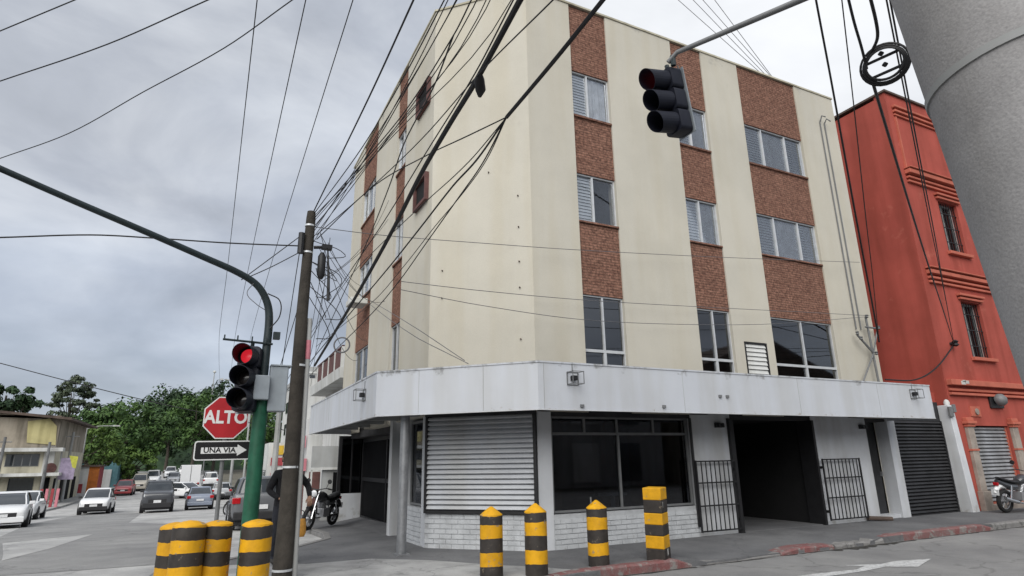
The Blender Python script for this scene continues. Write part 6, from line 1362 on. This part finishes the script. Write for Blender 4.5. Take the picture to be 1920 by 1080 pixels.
ORD.update({'fan': ('leftmost of the wires rising from the wooden pole to the top edge', 'thin wire rising from the wooden pole top along the roof corner', 'wire rising from just below the wooden pole top past the framed boxes', 'wire rising from the wooden pole across the blank corner wall', 'dark wire branching off and dropping steeply across the left facade'),
 'drop': ('lower of the two thin wires sloping to the canopy top', 'upper of the two thin wires sloping to the canopy top'), 'armtie': ('upper short wire tying the green mast arm to the wooden pole', 'lower short wire tying the green mast arm to the wooden pole'), 'down': ('left thin wire slanting down beside the wooden pole', 'right thin wire slanting down close behind the wooden pole')})
CNT = {}
for key, r, pts in CABLES:
    q = smooth_path(pts, 7); c0 = Vector(pts[0]); b = MB(); b.tube([p - c0 for p in q], r * (.92 if r > .02 else .78), n=6)
    o = b.build('overhead_cable', 'cable_grey' if key in ('facade', 'sky', 'drop') else 'cable', smooth=True); o.location = c0; lb, gp_ = LAB[key]; CNT[key] = CNT.get(key, -1) + 1; lb = ORD[key][CNT[key]] if key in ORD else lb; tag(o, lb, 'cable', gp_)
rw_ = random.Random(21)
for k in range(11):
    a = Vector((1.34 + rw_.uniform(0, .2), 9.72, rw_.uniform(4.3, 5.4))); c = Vector((3.86, rw_.uniform(14.9, 20.2), rw_.uniform(4.3, 8.6))) if k < 8 else Vector((3.0 + rw_.uniform(-.3, .2), rw_.uniform(17, 26), rw_.uniform(3.6, 4.6))); sg_ = rw_.uniform(.05, .55)
    pts = [a + (c - a) * t - Vector((0, 0, 4 * sg_ * t * (1 - t))) for t in [i / 12 for i in range(13)]]
    o = MB().tube([p - a for p in pts], .0055, n=5).build('overhead_cable', 'cable', smooth=True); o.location = a; tag(o, 'fine slack wire in the tangle between wooden pole and left facade', 'cable', 'slack wires between pole and facade')
for k in range(6):
    a = Vector((1.26, 9.76, 5.15 + .1 * k)); m1 = Vector((1.62 + .12 * k, 4.6 + rw_.uniform(-.5, .5), 5.75 + rw_.uniform(-.25, .55))); c = Vector((1.60 + .03 * k, .95, 6.3 + .12 * k))
    pts = smooth_path([a, a.lerp(m1, .55) - Vector((0, 0, .10)), m1, c], 6); o = MB().tube([p - a for p in pts], .0055, n=5).build('overhead_cable', 'cable', smooth=True); o.location = a; tag(o, 'fine wire among those sweeping from the wooden pole towards the concrete pole', 'cable', 'fine wires between the two poles')
# splice lump on the thick bundle
so_ = MB().tube([(-.05, -.12, .06), (-.03, -.05, .03), (.03, .05, -.02), (.05, .12, -.05)], [.02, .055, .055, .02], n=10).build('cable_splice', 'cable', smooth=True); so_.location = (2.19, 5.02, 5.46); tag(so_, 'small black splice lump clipped to the thickest cable bundle', 'splice')
# storage ring for spare cable
rg = thing('cable_ring', (3.50, 1.80, 3.78), 'round coil frame of spare cable hanging beside the concrete pole', 'cable ring')
C0 = Vector((3.46, 1.79, 3.97)); ax1 = Vector((.42, -.90, .12)).normalized(); vw = Vector((.75, .40, .50)).normalized(); ax2 = ax1.cross(vw).normalized()
rc_ = random.Random(3)
for k in range(8):
    r_ = .100 + .0045 * k + rc_.uniform(-.004, .004); off = vw * (.008 * k - .03) + ax2 * rc_.uniform(-.008, .008); pts = [C0 + off + ax1 * (r_ * math.cos(2 * PI * i / 28)) + ax2 * (r_ * .90 * math.sin(2 * PI * i / 28)) for i in range(29)]
    MB().tube(pts, .0055, n=6, cap=False).build('coil', 'cable', rg, smooth=True)
for dy in (.04, -.05):
    hlen = math.sqrt(max(0, .108 ** 2 - dy ** 2)); a = C0 + ax2 * dy - ax1 * hlen; c = C0 + ax2 * dy + ax1 * hlen; MB().tube([a, c], .009, n=6).build('crossbar', 'cable', rg, smooth=True)
MB().lathe([(.006, -.015), (.018, 0), (.006, .015)], C0 + ax2 * .065, n=8).build('clip', 'cable', rg); MB().lathe([(.006, -.015), (.018, 0), (.006, .015)], C0 - ax2 * .005, n=8).build('clip', 'cable', rg)
# small coil hung on the wires near the far end of the facade
sc_ = MB(); sc_.tube([(.0, .22 * math.cos(2 * PI * i / 24), .22 * math.sin(2 * PI * i / 24)) for i in range(25)], .022, n=6, cap=False); sco = sc_.build('cable_ring', 'cable_grey', smooth=True); sco.location = (3.3, 17.6, 4.95); sco.rotation_euler = (0, 0, math.radians(70)); tag(sco, 'small wire coil hung against the sky left of the cream building', 'cable ring')
